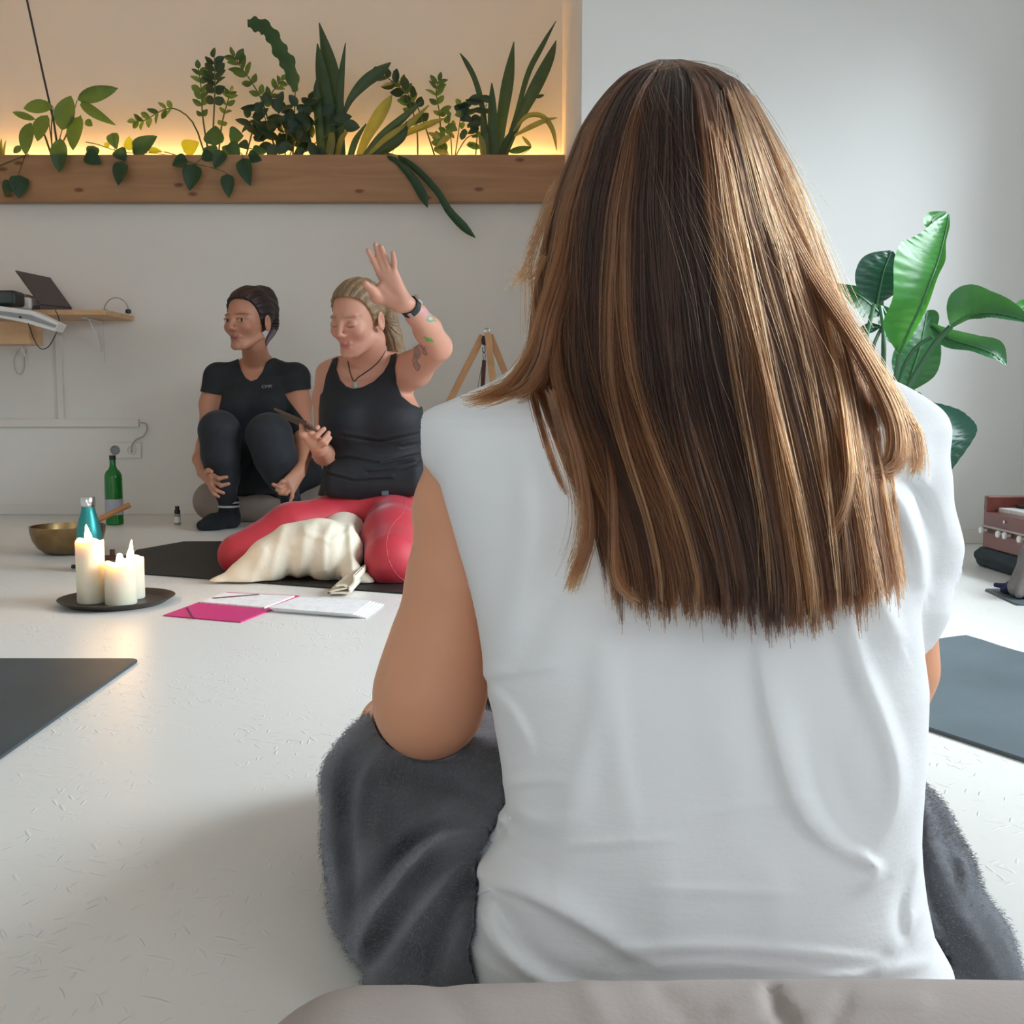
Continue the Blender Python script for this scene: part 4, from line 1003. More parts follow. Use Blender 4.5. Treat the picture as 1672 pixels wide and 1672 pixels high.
Hs = SDF(V(-1.24, 3.98, .66), V(-.90, 4.42, 1.03), .003)
Hs.ell(P(0, -.018, .042), V(.080, .098, .088) * WS, WR, 0)
Hs.ell(at(430, 492, 4.24), (.055, .05, .062), None, .04); Hs.ell(at(440, 515, 4.25), (.035, .035, .055), None, .03); Hs.ell(at(447, 531, 4.25), (.020, .02, .030), None, .02)
X, Y, Z = np.broadcast_arrays(*Hs.grid()); L = np.stack([X, Y, Z], -1) - WC; L = (L @ WR) / WS
face = L[..., 1] - np.interp(L[..., 2], HZ, HYL).astype(np.float32)
ang = np.arctan2(L[..., 0], L[..., 2] + .02); gro = .0015 * np.sin(30 * ang + 18 * L[..., 1]) + .0010 * np.sin(67 * ang + 9 * L[..., 1])
Hs.f = np.maximum(Hs.f + gro, np.where(L[..., 1] > -.10, face * .6 * WS, -1)).astype(np.float32)
hw = Hs.build('hair', M['hair_w'], pw)
M['hair_tip'] = mat('lilac_hair_tip', (.17, .12, .15), .6)
MB().tube([at(*p) for p in spline([(447, 540, 4.24), (442, 548, 4.22), (437, 556, 4.20), (434, 566, 4.20)], 10)], [.013, .014, .014, .013, .012, .011, .009, .007, .005, .002], 10).build('hair_end', M['hair_tip'], hw, smooth=True)
# leggings, socks
M['charcoal'] = mat('charcoal_jersey', (.017, .021, .028), .8, sheen=.1, noise=(30, .15))
Q = SDF(V(-1.36, 3.75, 0), V(-.74, 4.62, .55), .0045)
Q.ell(at(440, 782, 4.40), (.165, .11, .095), None, .03); Q.ell(at(498, 775, 4.38), (.078, .09, .078), None, .03)
Q.chain([at(400, 782, 4.36), at(372, 735, 4.16), at(358, 704, 3.99)], [.088, .080, .074], .03)
Q.chain([at(358, 703, 3.98), at(360, 742, 3.99), at(364, 775, 4.02), at(372, 822, 4.09)], [.074, .069, .060, .036], .03)
Q.chain([at(470, 785, 4.36), at(452, 745, 4.16), at(440, 712, 3.99)], [.092, .088, .084], .03)
Q.chain([at(440, 712, 3.98), at(450, 745, 3.98), at(461, 775, 4.01), at(474, 815, 4.08)], [.084, .078, .062, .037], .03)
Q.clipz(.10)
lg = Q.build('leggings', M['charcoal'], pw)
M['sock'] = mat('black_sock', (.008, .011, .014), .9, bump=(200, .4, .001)); M['stripe'] = mat('white_sock_stripe', (.50, .50, .52), .9)
for i, (ank, heel, ball, toe) in enumerate((((373, 821, 4.09), (376, 846, 4.12), (348, 852, 4.05), (330, 857, 4.02)), ((474, 815, 4.08), (480, 846, 4.12), (468, 853, 4.0), (462, 858, 3.95)))):
    K_ = SDF(at(*ank) - .25, at(*ank) + .25, .004); pt = [at(*p) for p in (ank, heel, ball, toe)]
    for q, zz_ in zip(pt[1:], (.036, .028, .021)): q[2] = zz_
    K_.cap(pt[0] + V(0, 0, .004), pt[1], .041, .036, .02).chain(pt[1:], [.036, .034, .022], .025).clipz(.002)
    sk = K_.build('sock', M['sock'], pw)
    if i == 0:
        for dy in (0, 6.5):
            c = at(373 + dy * .1, 820 + dy, 4.09); mb = MB(); n = 30
            for rr, hh in ((.0425, -.0055), (.0435, 0), (.0425, .0055)): pass
            mb.lathe(c, [(.0405, -.0045), (.0428, -.003), (.0428, .003), (.0405, .0045)], 30); mb.build('stripe', M['stripe'], sk, smooth=True)
M['taupe'] = mat('taupe_cotton', (.30, .245, .215), .85, noise=(18, .08), bump=(160, .3, .001))
B_ = SDF(V(-1.42, 4.15, -.01), V(-.72, 4.62, .22), .005)
zb_ = .088; xl, xr = at(348, 818, 4.38)[0], at(512, 818, 4.38)[0]
B_.cap((xl, 4.385, zb_), (xr, 4.385, zb_), .086, k=0)
B_.cap((xl + .06, 4.385, zb_), (xr - .06, 4.385, zb_), .088, k=.02)
B_.clipz(.0015); carve(B_, Q, .003); carve(B_, K_, .003)
tag(B_.build('bolster', M['taupe']), 'round taupe bolster under the woman sitting by the wall', 'bolster')
# ============ woman in white seen from behind ============
pf = empty('person', (.16, .80, 0), 'woman in white cap-sleeve shirt with long brown hair, seen from behind', 'person')
YC = [(560, .905), (600, .90), (640, .88), (700, .86), (800, .84), (1000, .81), (1250, .79), (1500, .78), (1700, .78)]
BB = [(560, .05), (600, .05), (640, .07), (700, .085), (800, .095), (1000, .10), (1250, .105), (1500, .115), (1700, .12)]
yc = lambda py: np.interp(py, [a for a, b in YC], [b for a, b in YC]); bb = lambda py: np.interp(py, [a for a, b in BB], [b for a, b in BB])
SIL = [(618, 900, 1385), (632, 850, 1425), (645, 812, 1455), (658, 778, 1478), (670, 742, 1497), (682, 716, 1510), (700, 708, 1518), (740, 712, 1515), (800, 727, 1500), (900, 748, 1488), (1000, 773, 1484), (1060, 786, 1488), (1092, 790, 1492),
       (1110, 796, 1494), (1140, 802, 1493), (1180, 806, 1491), (1250, 818, 1487), (1310, 827, 1484), (1345, 822, 1484), (1380, 795, 1487), (1405, 777, 1490), (1440, 782, 1494), (1465, 776, 1499), (1500, 757, 1506), (1550, 762, 1534), (1600, 768, 1541), (1640, 770, 1541), (1690, 778, 1535)]
S = SDF(V(-.075, .60, .018), V(.37, 1.02, .50), .0025)
S.loft([(p, l, r, yc(p), bb(p)) for p, l, r in SIL], .004, 2.5)
# shoulder caps and the draped right sleeve
S.cap(at(745, 712, .865), at(870, 660, .875), .022, .035, .03); S.cap(at(1480, 715, .86), at(1380, 660, .875), .026, .035, .03)
S.chain([at(1452, 735, .87), at(1468, 800, .85), at(1482, 890, .84), at(1474, 985, .83), at(1462, 1030, .83)], [.036, .0385, .0415, .033, .026], .014)
S.cap(at(1540, 905, .84), at(1505, 1030, .83), .012, .009, .018)
BODY0 = S.copy(S.f + .010)
X, Y, Z = np.broadcast_arrays(*S.grid()); nr_ = np.abs(S.f) < .03; px, py = proj(X[nr_], Y[nr_], Z[nr_])
back = (Y[nr_] < np.interp(py, [a for a, b in YC], [b for a, b in YC]) + .01)
w = np.zeros(px.shape)
WR_ = [([(1000, 1040), (1006, 1150), (1016, 1260), (1035, 1350)], .0026, 16, 30), ([(1160, 1050), (1175, 1170), (1200, 1290), (1195, 1400)], .0022, 34, 40),
       ([(1400, 1400), (1355, 1372), (1316, 1335), (1290, 1280), (1268, 1200), (1250, 1120), (1240, 1030)], .0058, 15, 44), ([(1398, 1362), (1368, 1310), (1350, 1250), (1342, 1190)], -.0052, 24, 34), ([(1385, 990), (1408, 1085), (1440, 1165), (1466, 1250), (1463, 1320), (1430, 1378)], .0048, 14, 26),
       ([(1398, 1392), (1432, 1422), (1405, 1452)], .0036, 10, 16), ([(1330, 1000), (1368, 1090), (1388, 1170)], -.0020, 20, 28),
       ([(985, 1030), (975, 1150), (948, 1260), (918, 1350), (912, 1440)], .0024, 30, 22), ([(925, 1380), (1010, 1373), (1110, 1371)], .0012, 5, 9), ([(1120, 1332), (1230, 1312), (1340, 1300)], .0010, 7, 14),
       ([(1045, 1566), (985, 1530), (930, 1497), (860, 1462), (800, 1440)], .0048, 9, 28), ([(925, 1625), (850, 1580), (800, 1530), (782, 1478)], .0048, 12, 34), ([(985, 1612), (900, 1585), (842, 1535), (815, 1475)], -.0036, 14, 18),
       ([(1000, 1552), (1120, 1544), (1260, 1548), (1430, 1566)], .0024, 8, 18), ([(1040, 1580), (1180, 1574), (1400, 1592)], .0018, 8, 14), ([(1060, 1450), (1160, 1452), (1300, 1458)], .0013, 7, 13), ([(1250, 1606), (1390, 1594), (1510, 1572)], .0022, 10, 14),
       ([(915, 1086), (850, 1096), (790, 1104)], .0017, 7, 14), ([(798, 1126), (836, 1160), (866, 1220)], .0020, 9, 18), ([(930, 1277), (880, 1276), (828, 1282)], .0012, 6, 12), ([(838, 1322), (885, 1338), (940, 1334)], .0014, 9, 20),
       ([(845, 690), (862, 780), (862, 900), (838, 1000), (812, 1075)], .0022, 30, 24), ([(905, 760), (918, 860), (898, 980), (850, 1080)], -.0022, 24, 28), ([(790, 1250), (812, 1330), (828, 1358), (800, 1390)], .0022, 10, 14), ([(838, 1345), (812, 1372), (788, 1402)], -.0026, 8, 12),
       ([(1372, 820), (1400, 900), (1440, 980), (1470, 1045)], .0042, 12, 26), ([(1412, 790), (1438, 860), (1450, 945)], -.0042, 14, 20), ([(1440, 780), (1478, 830), (1504, 900), (1512, 965)], .0050, 9, 22), ([(1470, 770), (1508, 820), (1530, 885)], -.0040, 12, 16), ([(1500, 1490), (1472, 1540), (1430, 1602)], .0026, 9, 16), ([(1488, 1420), (1470, 1480), (1480, 1545)], -.0024, 10, 14),
       ([(860, 1240), (910, 1330), (905, 1420)], -.0016, 30, 40), ([(1080, 1380), (1090, 1460), (1075, 1540)], .0016, 26, 40), ([(1240, 1400), (1270, 1470), (1260, 1540)], .0018, 24, 36)]
w += 1.6 * folds(px, py, WR_)
for i in range(14):
    a = RNG.uniform(0, math.pi); k = RNG.uniform(.012, .035); w += .00045 * np.sin(k * (px * math.cos(a) + py * math.sin(a) * .7) + RNG.uniform(0, 6))
S.f[nr_] -= np.where(back, w, 0).astype(np.float32)
# sleeve opening on the right, hollowed from below
S.cap(at(1470, 1085, .85), at(1476, 1010, .85), .028, .018, .006, neg=True)
M['white_cotton'] = mat('white_cotton', (.83, .835, .85), .85, bump=(260, .22, .001), noise=(5, .012))
def cotton():
    m = M['white_cotton']; N = m.node_tree.nodes; L = m.node_tree.links
    tc = N.new('ShaderNodeTexCoord'); mp = N.new('ShaderNodeMapping'); mp.inputs['Scale'].default_value = (14, 14, 90); L.new(tc.outputs['Object'], mp.inputs[0])
    n = N.new('ShaderNodeTexNoise'); n.inputs['Scale'].default_value = 3; n.inputs['Detail'].default_value = 4; L.new(mp.outputs[0], n.inputs[0])
    old = [q for q in N if q.type == 'BUMP'][0]; b2 = N.new('ShaderNodeBump'); b2.inputs['Strength'].default_value = .22; b2.inputs['Distance'].default_value = .0012
    L.new(n.outputs[0], b2.inputs['Height']); L.new(old.outputs[0], b2.inputs['Normal']); L.new(b2.outputs[0], N['Principled BSDF'].inputs['Normal'])
cotton()
shirt = S.build('shirt', M['white_cotton'], pf)
SHIRT = S
# stitched seam along the left side of the hem
MB().tube(on(S, spline([(833, 1335), (824, 1352), (812, 1366), (800, 1374)], 16), .6, .95, .0008), .0011, 5).build('seam', M['white_cotton'], shirt, smooth=True)
MB().tube(on(S, spline([(800, 1452), (788, 1456), (776, 1464), (766, 1478)], 16), .6, .95, .0008), .0011, 5).build('seam', M['white_cotton'], shirt, smooth=True)

# body: arms, neck, head, trunk
SK_F = (.74, .35, .205)
Bd = SDF(V(-.20, .62, .05), V(.42, 1.30, .80), .0032)
Bd.f[:] = .2
Bd.chain([at(762, 745, .878), at(748, 830, .876), at(744, 950, .872), at(722, 1060, .868), at(702, 1130, .865), at(700, 1152, .866)], [.031, .0345, .0385, .0425, .0440, .0425], .02)
Bd.chain([at(700, 1152, .868), at(672, 1172, .98), at(634, 1183, 1.10)], [.0425, .036, .029], .012)
Bd.chain([at(634, 1183, 1.10), at(640, 1195, 1.16), at(690, 1205, 1.20)], [.029, .022, .018], .012)
Bd.chain([at(1420, 760, .87), at(1440, 900, .88), at(1455, 1010, .885), at(1458, 1090, .885), at(1440, 1150, .89)], [.030, .033, .034, .034, .033], .02)
Bd.chain([at(1440, 1150, .89), at(1400, 1185, 1.0), at(1330, 1200, 1.12)], [.033, .030, .024], .012)
# both hands resting in the lap, fingers loosely curled
for (x0, y0, Y0, x1, sg) in ((690, 1205, 1.20, 760, 1), (1330, 1200, 1.12, 1260, -1)):
    w0 = at(x0, y0, Y0); d = V(sg, .25, -.12); d /= np.linalg.norm(d); sdv = norm(V(-.25 * sg, 1, 0))
    for k, (o_, L_) in enumerate(((-.030, .062), (-.010, .070), (.010, .066), (.029, .052))):
        kn = w0 + d * .075 + sdv * o_; Bd.cap(w0, kn, .018, .011, .012)
        Bd.chain([kn, kn + d * L_ * .5 + V(0, 0, -.004), kn + d * L_ * .85 + V(0, 0, -.022)], [.0095, .0085, .007], .004)
    Bd.chain([w0 + sdv * -.02 + d * .02, w0 + sdv * -.045 + d * .05, w0 + sdv * -.045 + d * .085], [.014, .0105, .0085], .008)
FC, FR, FS = at(1112, 352, .945), frame(180, 12, 0), .93
Bd.chain([at(1120, 520, .915), at(1128, 660, .885)], [.052, .056], .03)
head(Bd, FC, FR, FS, False)
Bd.chain([at(1135, 700, .87), at(1140, 1000, .83), at(1145, 1300, .80)], [.07, .075, .08], .03)
Bd.cap(at(800, 735, .878), at(1130, 690, .875), .032, .05, .03); Bd.cap(at(1400, 745, .875), at(1130, 690, .875), .032, .05, .03)
# keep the trunk inside the shirt
vi = np.argwhere(Bd.f < .02); P_ = Bd.lo + vi * Bd.h; a_, b_ = proj(P_[:, 0], P_[:, 1], P_[:, 2])
Bd.build('body', M['skin'], pf, lambda v: facecol(v, FC, FR, FS, SK_F, (.40, .13, .11), (.06, .03, .02), (.05, .02, .015), False))
# dark leggings: pelvis and crossed legs, mostly under the blanket
M['navy'] = mat('navy_jersey', (.010, .013, .020), .85, noise=(30, .2))
Q = SDF(V(-.24, .66, 0), V(.60, 1.42, .30), .006)
Q.ell((.15, .84, .095), (.13, .09, .085), None, .02)
Q.chain([V(.05, .88, .085), V(-.03, .98, .10), V(-.10, 1.08, .095)], [.072, .062, .050], .02).chain([V(-.10, 1.08, .085), V(.08, 1.22, .06)], [.046, .034], .02)
Q.chain([V(.27, .88, .085), V(.32, 1.0, .095), V(.345, 1.10, .085)], [.072, .062, .050], .02).chain([V(.345, 1.10, .08), V(.22, 1.26, .06)], [.046, .034], .02)
Q.cap(at(812, 1180, .97), at(805, 1140, 1.0), .022, .03, .02)
Q.clipz(.012); Q.build('leggings', M['navy'], pf)

# grey fleece blanket over both legs
M['fleece'] = mat('grey_fleece', (.10, .103, .112), .95, sheen=.9, noise=(14, .42), bump=(900, .35, .002))
Fl = SDF(V(-.26, .62, -.01), V(.64, 1.42, .26), .0042)
Fl.cap(at(890, 1330, .86), at(662, 1290, .965), .070, .0735, .03)
Fl.cap(at(760, 1275, .93), at(700, 1265, .965), .060, .066, .04)
Fl.chain([at(662, 1300, .965), at(640, 1390, .93), at(655, 1480, .87), at(690, 1560, .80)], [.070, .056, .052, .052], .03)
Fl.cap(at(830, 1380, .86), at(730, 1560, .77), .06, .055, .03)
Fl.chain([at(680, 1280, 1.0), at(760, 1230, 1.12), at(1000, 1230, 1.25)], [.062, .055, .05], .03)
Fl.chain([at(1360, 1330, .90), at(1400, 1330, .95), at(1420, 1330, .96)], [.060, .050, .042], .03)
Fl.chain([at(1452, 1262, 1.02), at(1500, 1365, .94), at(1525, 1450, .89), at(1560, 1530, .83), at(1600, 1600, .785)], [.018, .028, .031, .034, .034], .03)
Fl.chain([at(1430, 1400, .92), at(1470, 1500, .86), at(1530, 1590, .79)], [.055, .055, .045], .03)
Fl.chain([at(1400, 1300, 1.05), at(1300, 1250, 1.2), at(1000, 1230, 1.25)], [.055, .055, .05], .03)
X, Y, Z = np.broadcast_arrays(*Fl.grid()); nr_ = np.abs(Fl.f) < .028; px, py = proj(X[nr_], Y[nr_], Z[nr_]); w = np.zeros(px.shape)
FO = [([(835, 1345), (760, 1300), (690, 1275), (640, 1270)], -.006, 16), ([(830, 1330), (770, 1270), (700, 1245), (630, 1250), (590, 1300)], .007, 15), ([(835, 1350), (760, 1330), (690, 1345), (640, 1385), (600, 1440)], .008, 17), ([(800, 1365), (720, 1375), (660, 1430), (610, 1500), (580, 1560)], .009, 17), ([(815, 1345), (720, 1358), (650, 1405), (600, 1470)], -.008, 14),
      ([(790, 1380), (730, 1420), (670, 1490), (620, 1560), (575, 1600)], -.009, 14), ([(780, 1400), (730, 1450), (680, 1530), (640, 1600)], .009, 17), ([(775, 1430), (740, 1490), (705, 1560), (690, 1610)], -.008, 13), ([(770, 1470), (750, 1520), (735, 1600)], .006, 14),
      ([(600, 1205), (560, 1240), (545, 1320), (550, 1420), (570, 1500)], .006, 13), ([(615, 1225), (580, 1270), (572, 1350), (580, 1440), (570, 1520)], -.006, 11), ([(650, 1200), (606, 1245), (592, 1320), (598, 1400)], .004, 12), ([(700, 1215), (760, 1200), (810, 1215)], .005, 13), ([(640, 1290), (620, 1350), (610, 1430)], .004, 14),
      ([(1490, 1260), (1520, 1340), (1542, 1420), (1575, 1500), (1630, 1590)], .006, 13), ([(1485, 1310), (1505, 1400), (1530, 1480), (1570, 1560)], -.007, 12), ([(1488, 1370), (1500, 1450), (1520, 1540), (1560, 1610)], .006, 13), ([(1560, 1385), (1578, 1420), (1576, 1460)], .009, 9)]
w += folds(px, py, [(ln, a, wd * .8, wd * 1.5) for ln, a, wd in FO])
for i in range(10):
    a = RNG.uniform(0, math.pi); k = RNG.uniform(.02, .06); w += .0006 * np.sin(k * (px * math.cos(a) + py * math.sin(a)) + RNG.uniform(0, 6))
Fl.f[nr_] -= w.astype(np.float32); Fl.clipz(.004)
carve(Fl, SHIRT, .002); carve(Fl, Bd, .002)
flo = tag(Fl.build('blanket', M['fleece']), 'grey fleece blanket spread over the legs of the woman in white', 'blanket')
def pile(parent, n, length, rad, c0, c1):
    """short brushed pile of the fleece"""
    me = parent.data; nv_ = len(me.vertices); co = np.zeros(nv_ * 3); me.vertices.foreach_get('co', co); co = co.reshape(-1, 3); nm = np.zeros(nv_ * 3); me.vertices.foreach_get('normal', nm); nm = nm.reshape(-1, 3)
    k = RNG.integers(0, nv_, n); P = co[k] + RNG.normal(0, .0016, (n, 3)); N_ = nm[k]
    fld = np.stack([np.sin(P[:, 0] * 31 + P[:, 2] * 17 + 1), np.sin(P[:, 1] * 27 - P[:, 2] * 23), np.sin(P[:, 0] * 19 + P[:, 1] * 33 + 2) - .6], 1)
    d = N_ * .75 + .75 * fld * .6 + RNG.normal(0, .28, (n, 3)); d -= N_ * np.minimum(0, (d * N_).sum(1) - .15)[:, None]; d /= np.linalg.norm(d, axis=1)[:, None]
    L_ = length * RNG.uniform(.6, 1.2, n)[:, None]; pts = np.stack([P, P + d * L_ * .5, P + d * L_ + fld * L_ * .25], 1).astype(np.float32)
    hc = bpy.data.hair_curves.new('pile'); hc.add_curves([3] * n); hc.points.foreach_set('position', pts.ravel())
    ra = hc.attributes.get('radius') or hc.attributes.new('radius', 'FLOAT', 'POINT'); ra.data.foreach_set('value', np.tile(np.array([rad, rad * .8, rad * .4], np.float32), n))
    m = mat('fleece_pile', c0, .75, sheen=.6); hc.materials.append(m)
    o = bpy.data.objects.new('pile', hc); COL.objects.link(o); o.parent = parent; o['kind'] = 'stuff'
pile(flo, 170000, .0021, .00015, (.20, .205, .225), None)

# taupe bolster in front
C_ = SDF(V(-.34, .30, -.01), V(.62, .70, .20), .0042)
y0 = .555; zt = at(900, 1622, y0)[2] - .010; r0 = .070
xl = at(500, 1640, y0)[0] + .03
C_.cap((xl, y0, zt - r0 + .004), (.70, y0, zt - r0), r0, r0, 0)
C_.ell((xl + .30, y0, zt - .070), (.40, .075, .064), None, .03)
X, Y, Z = np.broadcast_arrays(*C_.grid()); nr_ = np.abs(C_.f) < .02; px, py = proj(X[nr_], Y[nr_], Z[nr_]); w = np.zeros(px.shape)
for ln, a, wd in (([(1258, 1622), (1266, 1648), (1292, 1672)], -.0065, 13), ([(1240, 1636), (1190, 1650)], .0025, 14), ([(1300, 1640), (1400, 1630), (1500, 1632)], .0025, 18), ([(1080, 1625), (1120, 1660)], -.002, 20), ([(960, 1618), (985, 1660)], .002, 22), ([(1380, 1628), (1360, 1672)], -.0025, 14), ([(720, 1612), (760, 1672)], -.0015, 26)):
    w += a * np.exp(-(linedist(px, py, ln) / wd) ** 2)
C_.f[nr_] -= w.astype(np.float32); C_.clipz(.002); carve(C_, SHIRT, .002); carve(C_, Fl, .002)
M['taupe2'] = mat('pale_taupe_cotton', (.42, .36, .335), .85, noise=(10, .04), bump=(300, .3, .001))
tag(C_.build('bolster', M['taupe2']), 'large pale taupe bolster right behind the woman in white', 'bolster')

# ------------------------------------------------------------------ long brown hair
LY = [(96, 1078), (104, 1056), (115, 1030), (140, 1000), (170, 975), (210, 952), (250, 937), (300, 918), (350, 904), (420, 892), (480, 884), (540, 880), (600, 882), (640, 890), (680, 903), (720, 918), (760, 934), (800, 953), (840, 970), (880, 984), (940, 999), (1040, 1008)]
RY = [(96, 1108), (104, 1145), (112, 1170), (125, 1195), (160, 1228), (200, 1252), (250, 1276), (300, 1296), (350, 1312), (400, 1333), (450, 1350), (500, 1368), (560, 1388), (620, 1404), (680, 1416), (740, 1426), (800, 1434), (860, 1441), (900, 1446), (960, 1454), (1040, 1458)]
HYB = [(96, .915), (104, .885), (115, .868), (140, .848), (170, .832), (220, .814), (300, .802), (400, .798), (500, .790), (600, .776), (640, .768), (700, .752), (800, .724), (900, .706), (1000, .690), (1060, .684)]
HD = [(96, .010), (130, .05), (200, .085), (300, .10), (500, .085), (640, .055), (800, .035), (1000, .022), (1060, .02)]
ip = lambda T, y: np.interp(y, [a for a, b in T], [b for a, b in T])
def hairpt(u, py, dep=0.0):
    l, r = ip(LY, py), ip(RY, py); px = (l + r) / 2 + u * (r - l) / 2
    uu = np.clip(np.abs(u), 0, 1); Y = ip(HYB, py) + ip(HD, py) * (1 - np.sqrt(np.maximum(0, 1 - uu ** 2 * .98))) + dep
    v1 = F * CT + (CY - py) * ST; t = Y / v1
    return np.stack([(px - CX) * t, Y, HCAM + (-F * ST + (CY - py) * CT) * t], -1)
hair = empty('hair', (0, 0, 0), None, None); hair.parent = pf; hair.location = -pf.location
TIP = [(-1, 968), (-.6, 985), (-.2, 998), (.1, 1010), (.25, 1022), (.4, 1000), (.7, 978), (1, 962)]
# underlying mass
nu, nv = 120, 90; ys = np.concatenate([np.linspace(97, 140, 14), np.linspace(146, 940, nv - 14)]); us = np.linspace(-1, 1, nu); v = []
for py in ys:
    g = .0032 * np.sin(us * 37 + .01 * py) + .0022 * np.sin(us * 83 + 1.7)
    k = min(1, (py - 96) / 80)
    e = hairpt(us * np.interp(py, [96, 600, 760, 940], [.985, .97, .93, .90]), np.full(nu, py), .010 + g * k)
    v.append(e)
    ys_front = e[:, 1].max() + .018; fr = e[::-1].copy(); fr[:, 1] = np.maximum(e[::-1, 1] + .004, ys_front + (.035 if py < 560 else .0) * k * np.sqrt(np.maximum(0, 1 - us[::-1] ** 2)) * 0)
    v.append(fr)
v = np.array(v).reshape(len(ys), 2 * nu, 3); f = []
m = 2 * nu
for i in range(len(ys) - 1):
    for k in range(m): f.append((i * m + k, (i + 1) * m + k, (i + 1) * m + (k + 1) % m, i * m + (k + 1) % m))
f = np.array(f)
me = mesh_np('hair_mass', v.reshape(-1, 3), f)
M['hairmass'] = mat('brown_hair_mass', (.045, .020, .010), .6, noise=(6, .5), stretch=(60, 60, 3))
hm_ = link('hair_mass', me, M['hairmass'], hair)
# strands in locks
NC = 330; NS = 11500; NP = 22
cu = np.sort(np.concatenate([RNG.uniform(-1, 1, NC - 60), RNG.uniform(.25, .55, 20), RNG.uniform(.7, 1, 20), RNG.uniform(-1, -.75, 20)]))
def tone(u):
    t = .21 + .36 * math.exp(-((u - .42) / .10) ** 2) + .28 * math.exp(-((u - .88) / .16) ** 2) + .26 * math.exp(-((u + .92) / .14) ** 2) + .30 * math.exp(-((u + .48) / .09) ** 2) - .22 * math.exp(-((u - .12) / .16) ** 2) - .12 * math.exp(-((u + .72) / .08) ** 2)  # the right-edge term paints the lit side into the strand colour
    return t
ct = np.clip(np.array([tone(u) for u in cu]) + RNG.normal(0, .16, len(cu)), .02, 1)
cdrift = RNG.normal(0, .085, len(cu)); cw1 = RNG.normal(0, .038, len(cu)); cdrift = np.where(RNG.random(len(cu)) < .14, cdrift * 3.0, cdrift); cph = RNG.uniform(0, 6.28, len(cu)); cfr = RNG.uniform(.6, 1.6, len(cu))
clay = RNG.uniform(-.002, .009, len(cu)) - .006 * (ct > .6)
ctip = np.array([ip(TIP, u) for u in cu]) + RNG.normal(0, 14, len(cu))
short = RNG.random(len(cu)) < .10; ctip[short] -= RNG.uniform(40, 330, short.sum())
ctip[(cu < -.93)] = RNG.uniform(650, 960, (cu < -.93).sum())
cstart = np.where(RNG.random(len(cu)) < .5, 97, RNG.uniform(97, 260, len(cu)))
pos = []; rad = []; colr = []
s = np.linspace(0, 1, NP)
for i in range(NS):
    c = RNG.integers(len(cu)); u0 = cu[c]
    st = cstart[c] + RNG.exponential(14); tp_ = ctip[c] + RNG.normal(0, 12) - (RNG.exponential(22)); py = st + (tp_ - st) * s ** 1.1
    sp = RNG.normal(0, .034); wd = sp * (1 - .62 * s ** 1.2) * (.35 + .65 * np.minimum(1, s * 5))
    u = u0 + cdrift[c] * s ** 1.4 + cw1[c] * np.sin(cph[c] + cfr[c] * 4.2 * s) * s + wd + .006 * RNG.normal() * np.sin(RNG.uniform(0, 6) + 9 * s)
    if RNG.random() < .045: u = u + RNG.normal(0, .05) * s * np.sin(3 * s + RNG.uniform(0, 3)) + .02 * RNG.normal() * np.sin(14 * s + RNG.uniform(0, 6))
    over = np.abs(u) > 1; u = np.where(over, np.sign(u) * (1 + (np.abs(u) - 1) * .5), u)
    dep = clay[c] + RNG.normal(0, .0018) + .004 * (1 - s) - .004 * s
    if RNG.random() < .25: dep = dep + .006
    P_ = hairpt(u, py, dep); pos.append(P_)
    rad.append(np.linspace(.00032, .00016, NP))
    tn = np.clip(ct[c] + RNG.normal(0, .10), 0, 1); tt = np.clip((tn - .15) * np.clip(.25 + 1.25 * (py - 100) / 500, .25, 1.15) + .15 * (py > 700), 0, 1)
    if abs(u0 - .42) < .16: tt = np.clip(tt + .20 * np.exp(-((py - 330) / 190) ** 2), 0, 1)
    dk = np.array([.014, .006, .0042]); md = np.array([.086, .028, .010]); lt = np.array([.235, .083, .027])
    cc = np.where(tt[:, None] < .5, dk + (md - dk) * (tt[:, None] * 2), md + (lt - md) * (tt[:, None] * 2 - 1)); colr.append(cc)
def path_strands(n, ctrl, sx, sy, tonev, spread_end=1.0, r=.0003):
    """loose strands following one lock; ctrl rows (px, py, Y)"""
    for i in range(n):
        a = RNG.normal(0, 1); b = RNG.normal(0, 1); C_ = np.array(ctrl, float); k = np.linspace(.35, spread_end, len(C_))
        C_[:, 0] += a * sx * k; C_[:, 1] += b * sy * k; C_[:, 2] += RNG.normal(0, .003)
        e = RNG.uniform(.8, 1.0); Q_ = spline(C_, 40)[:max(6, int(40 * e))]; Q_ = Q_[np.linspace(0, len(Q_) - 1, NP).astype(int)]
        pos.append(np.array([at(*p) for p in Q_])); rad.append(np.linspace(r, r * .5, NP))
        tt = np.clip(tonev + RNG.normal(0, .12) + .25 * s, 0, 1)[:, None]
        dk = np.array([.018, .008, .005]); md = np.array([.086, .028, .010]); lt = np.array([.235, .083, .027])
        colr.append(np.where(tt < .5, dk + (md - dk) * tt * 2, md + (lt - md) * (tt * 2 - 1)))
path_strands(420, [(968, 250, .885), (938, 350, .86), (922, 420, .84), (898, 500, .835), (878, 570, .83), (845, 622, .83), (808, 645, .84), (768, 655, .85)], 13, 7, .50, .9)
path_strands(160, [(965, 270, .88), (935, 420, .84), (905, 520, .82), (890, 590, .81), (868, 632, .81), (838, 648, .83)], 12, 8, .40, .8)
path_strands(40, [(900, 330, .84), (872, 400, .84), (858, 440, .84), (846, 458, .84), (832, 478, .84)], 8, 6, .62, 1.0, .0002)
path_strands(26, [(890, 420, .84), (868, 455, .84), (852, 452, .84), (842, 442, .84)], 8, 10, .6, 1.0, .0002)
path_strands(30, [(905, 300, .85), (870, 400, .85), (866, 480, .85), (872, 560, .84)], 9, 10, .6, 1.2, .0002)
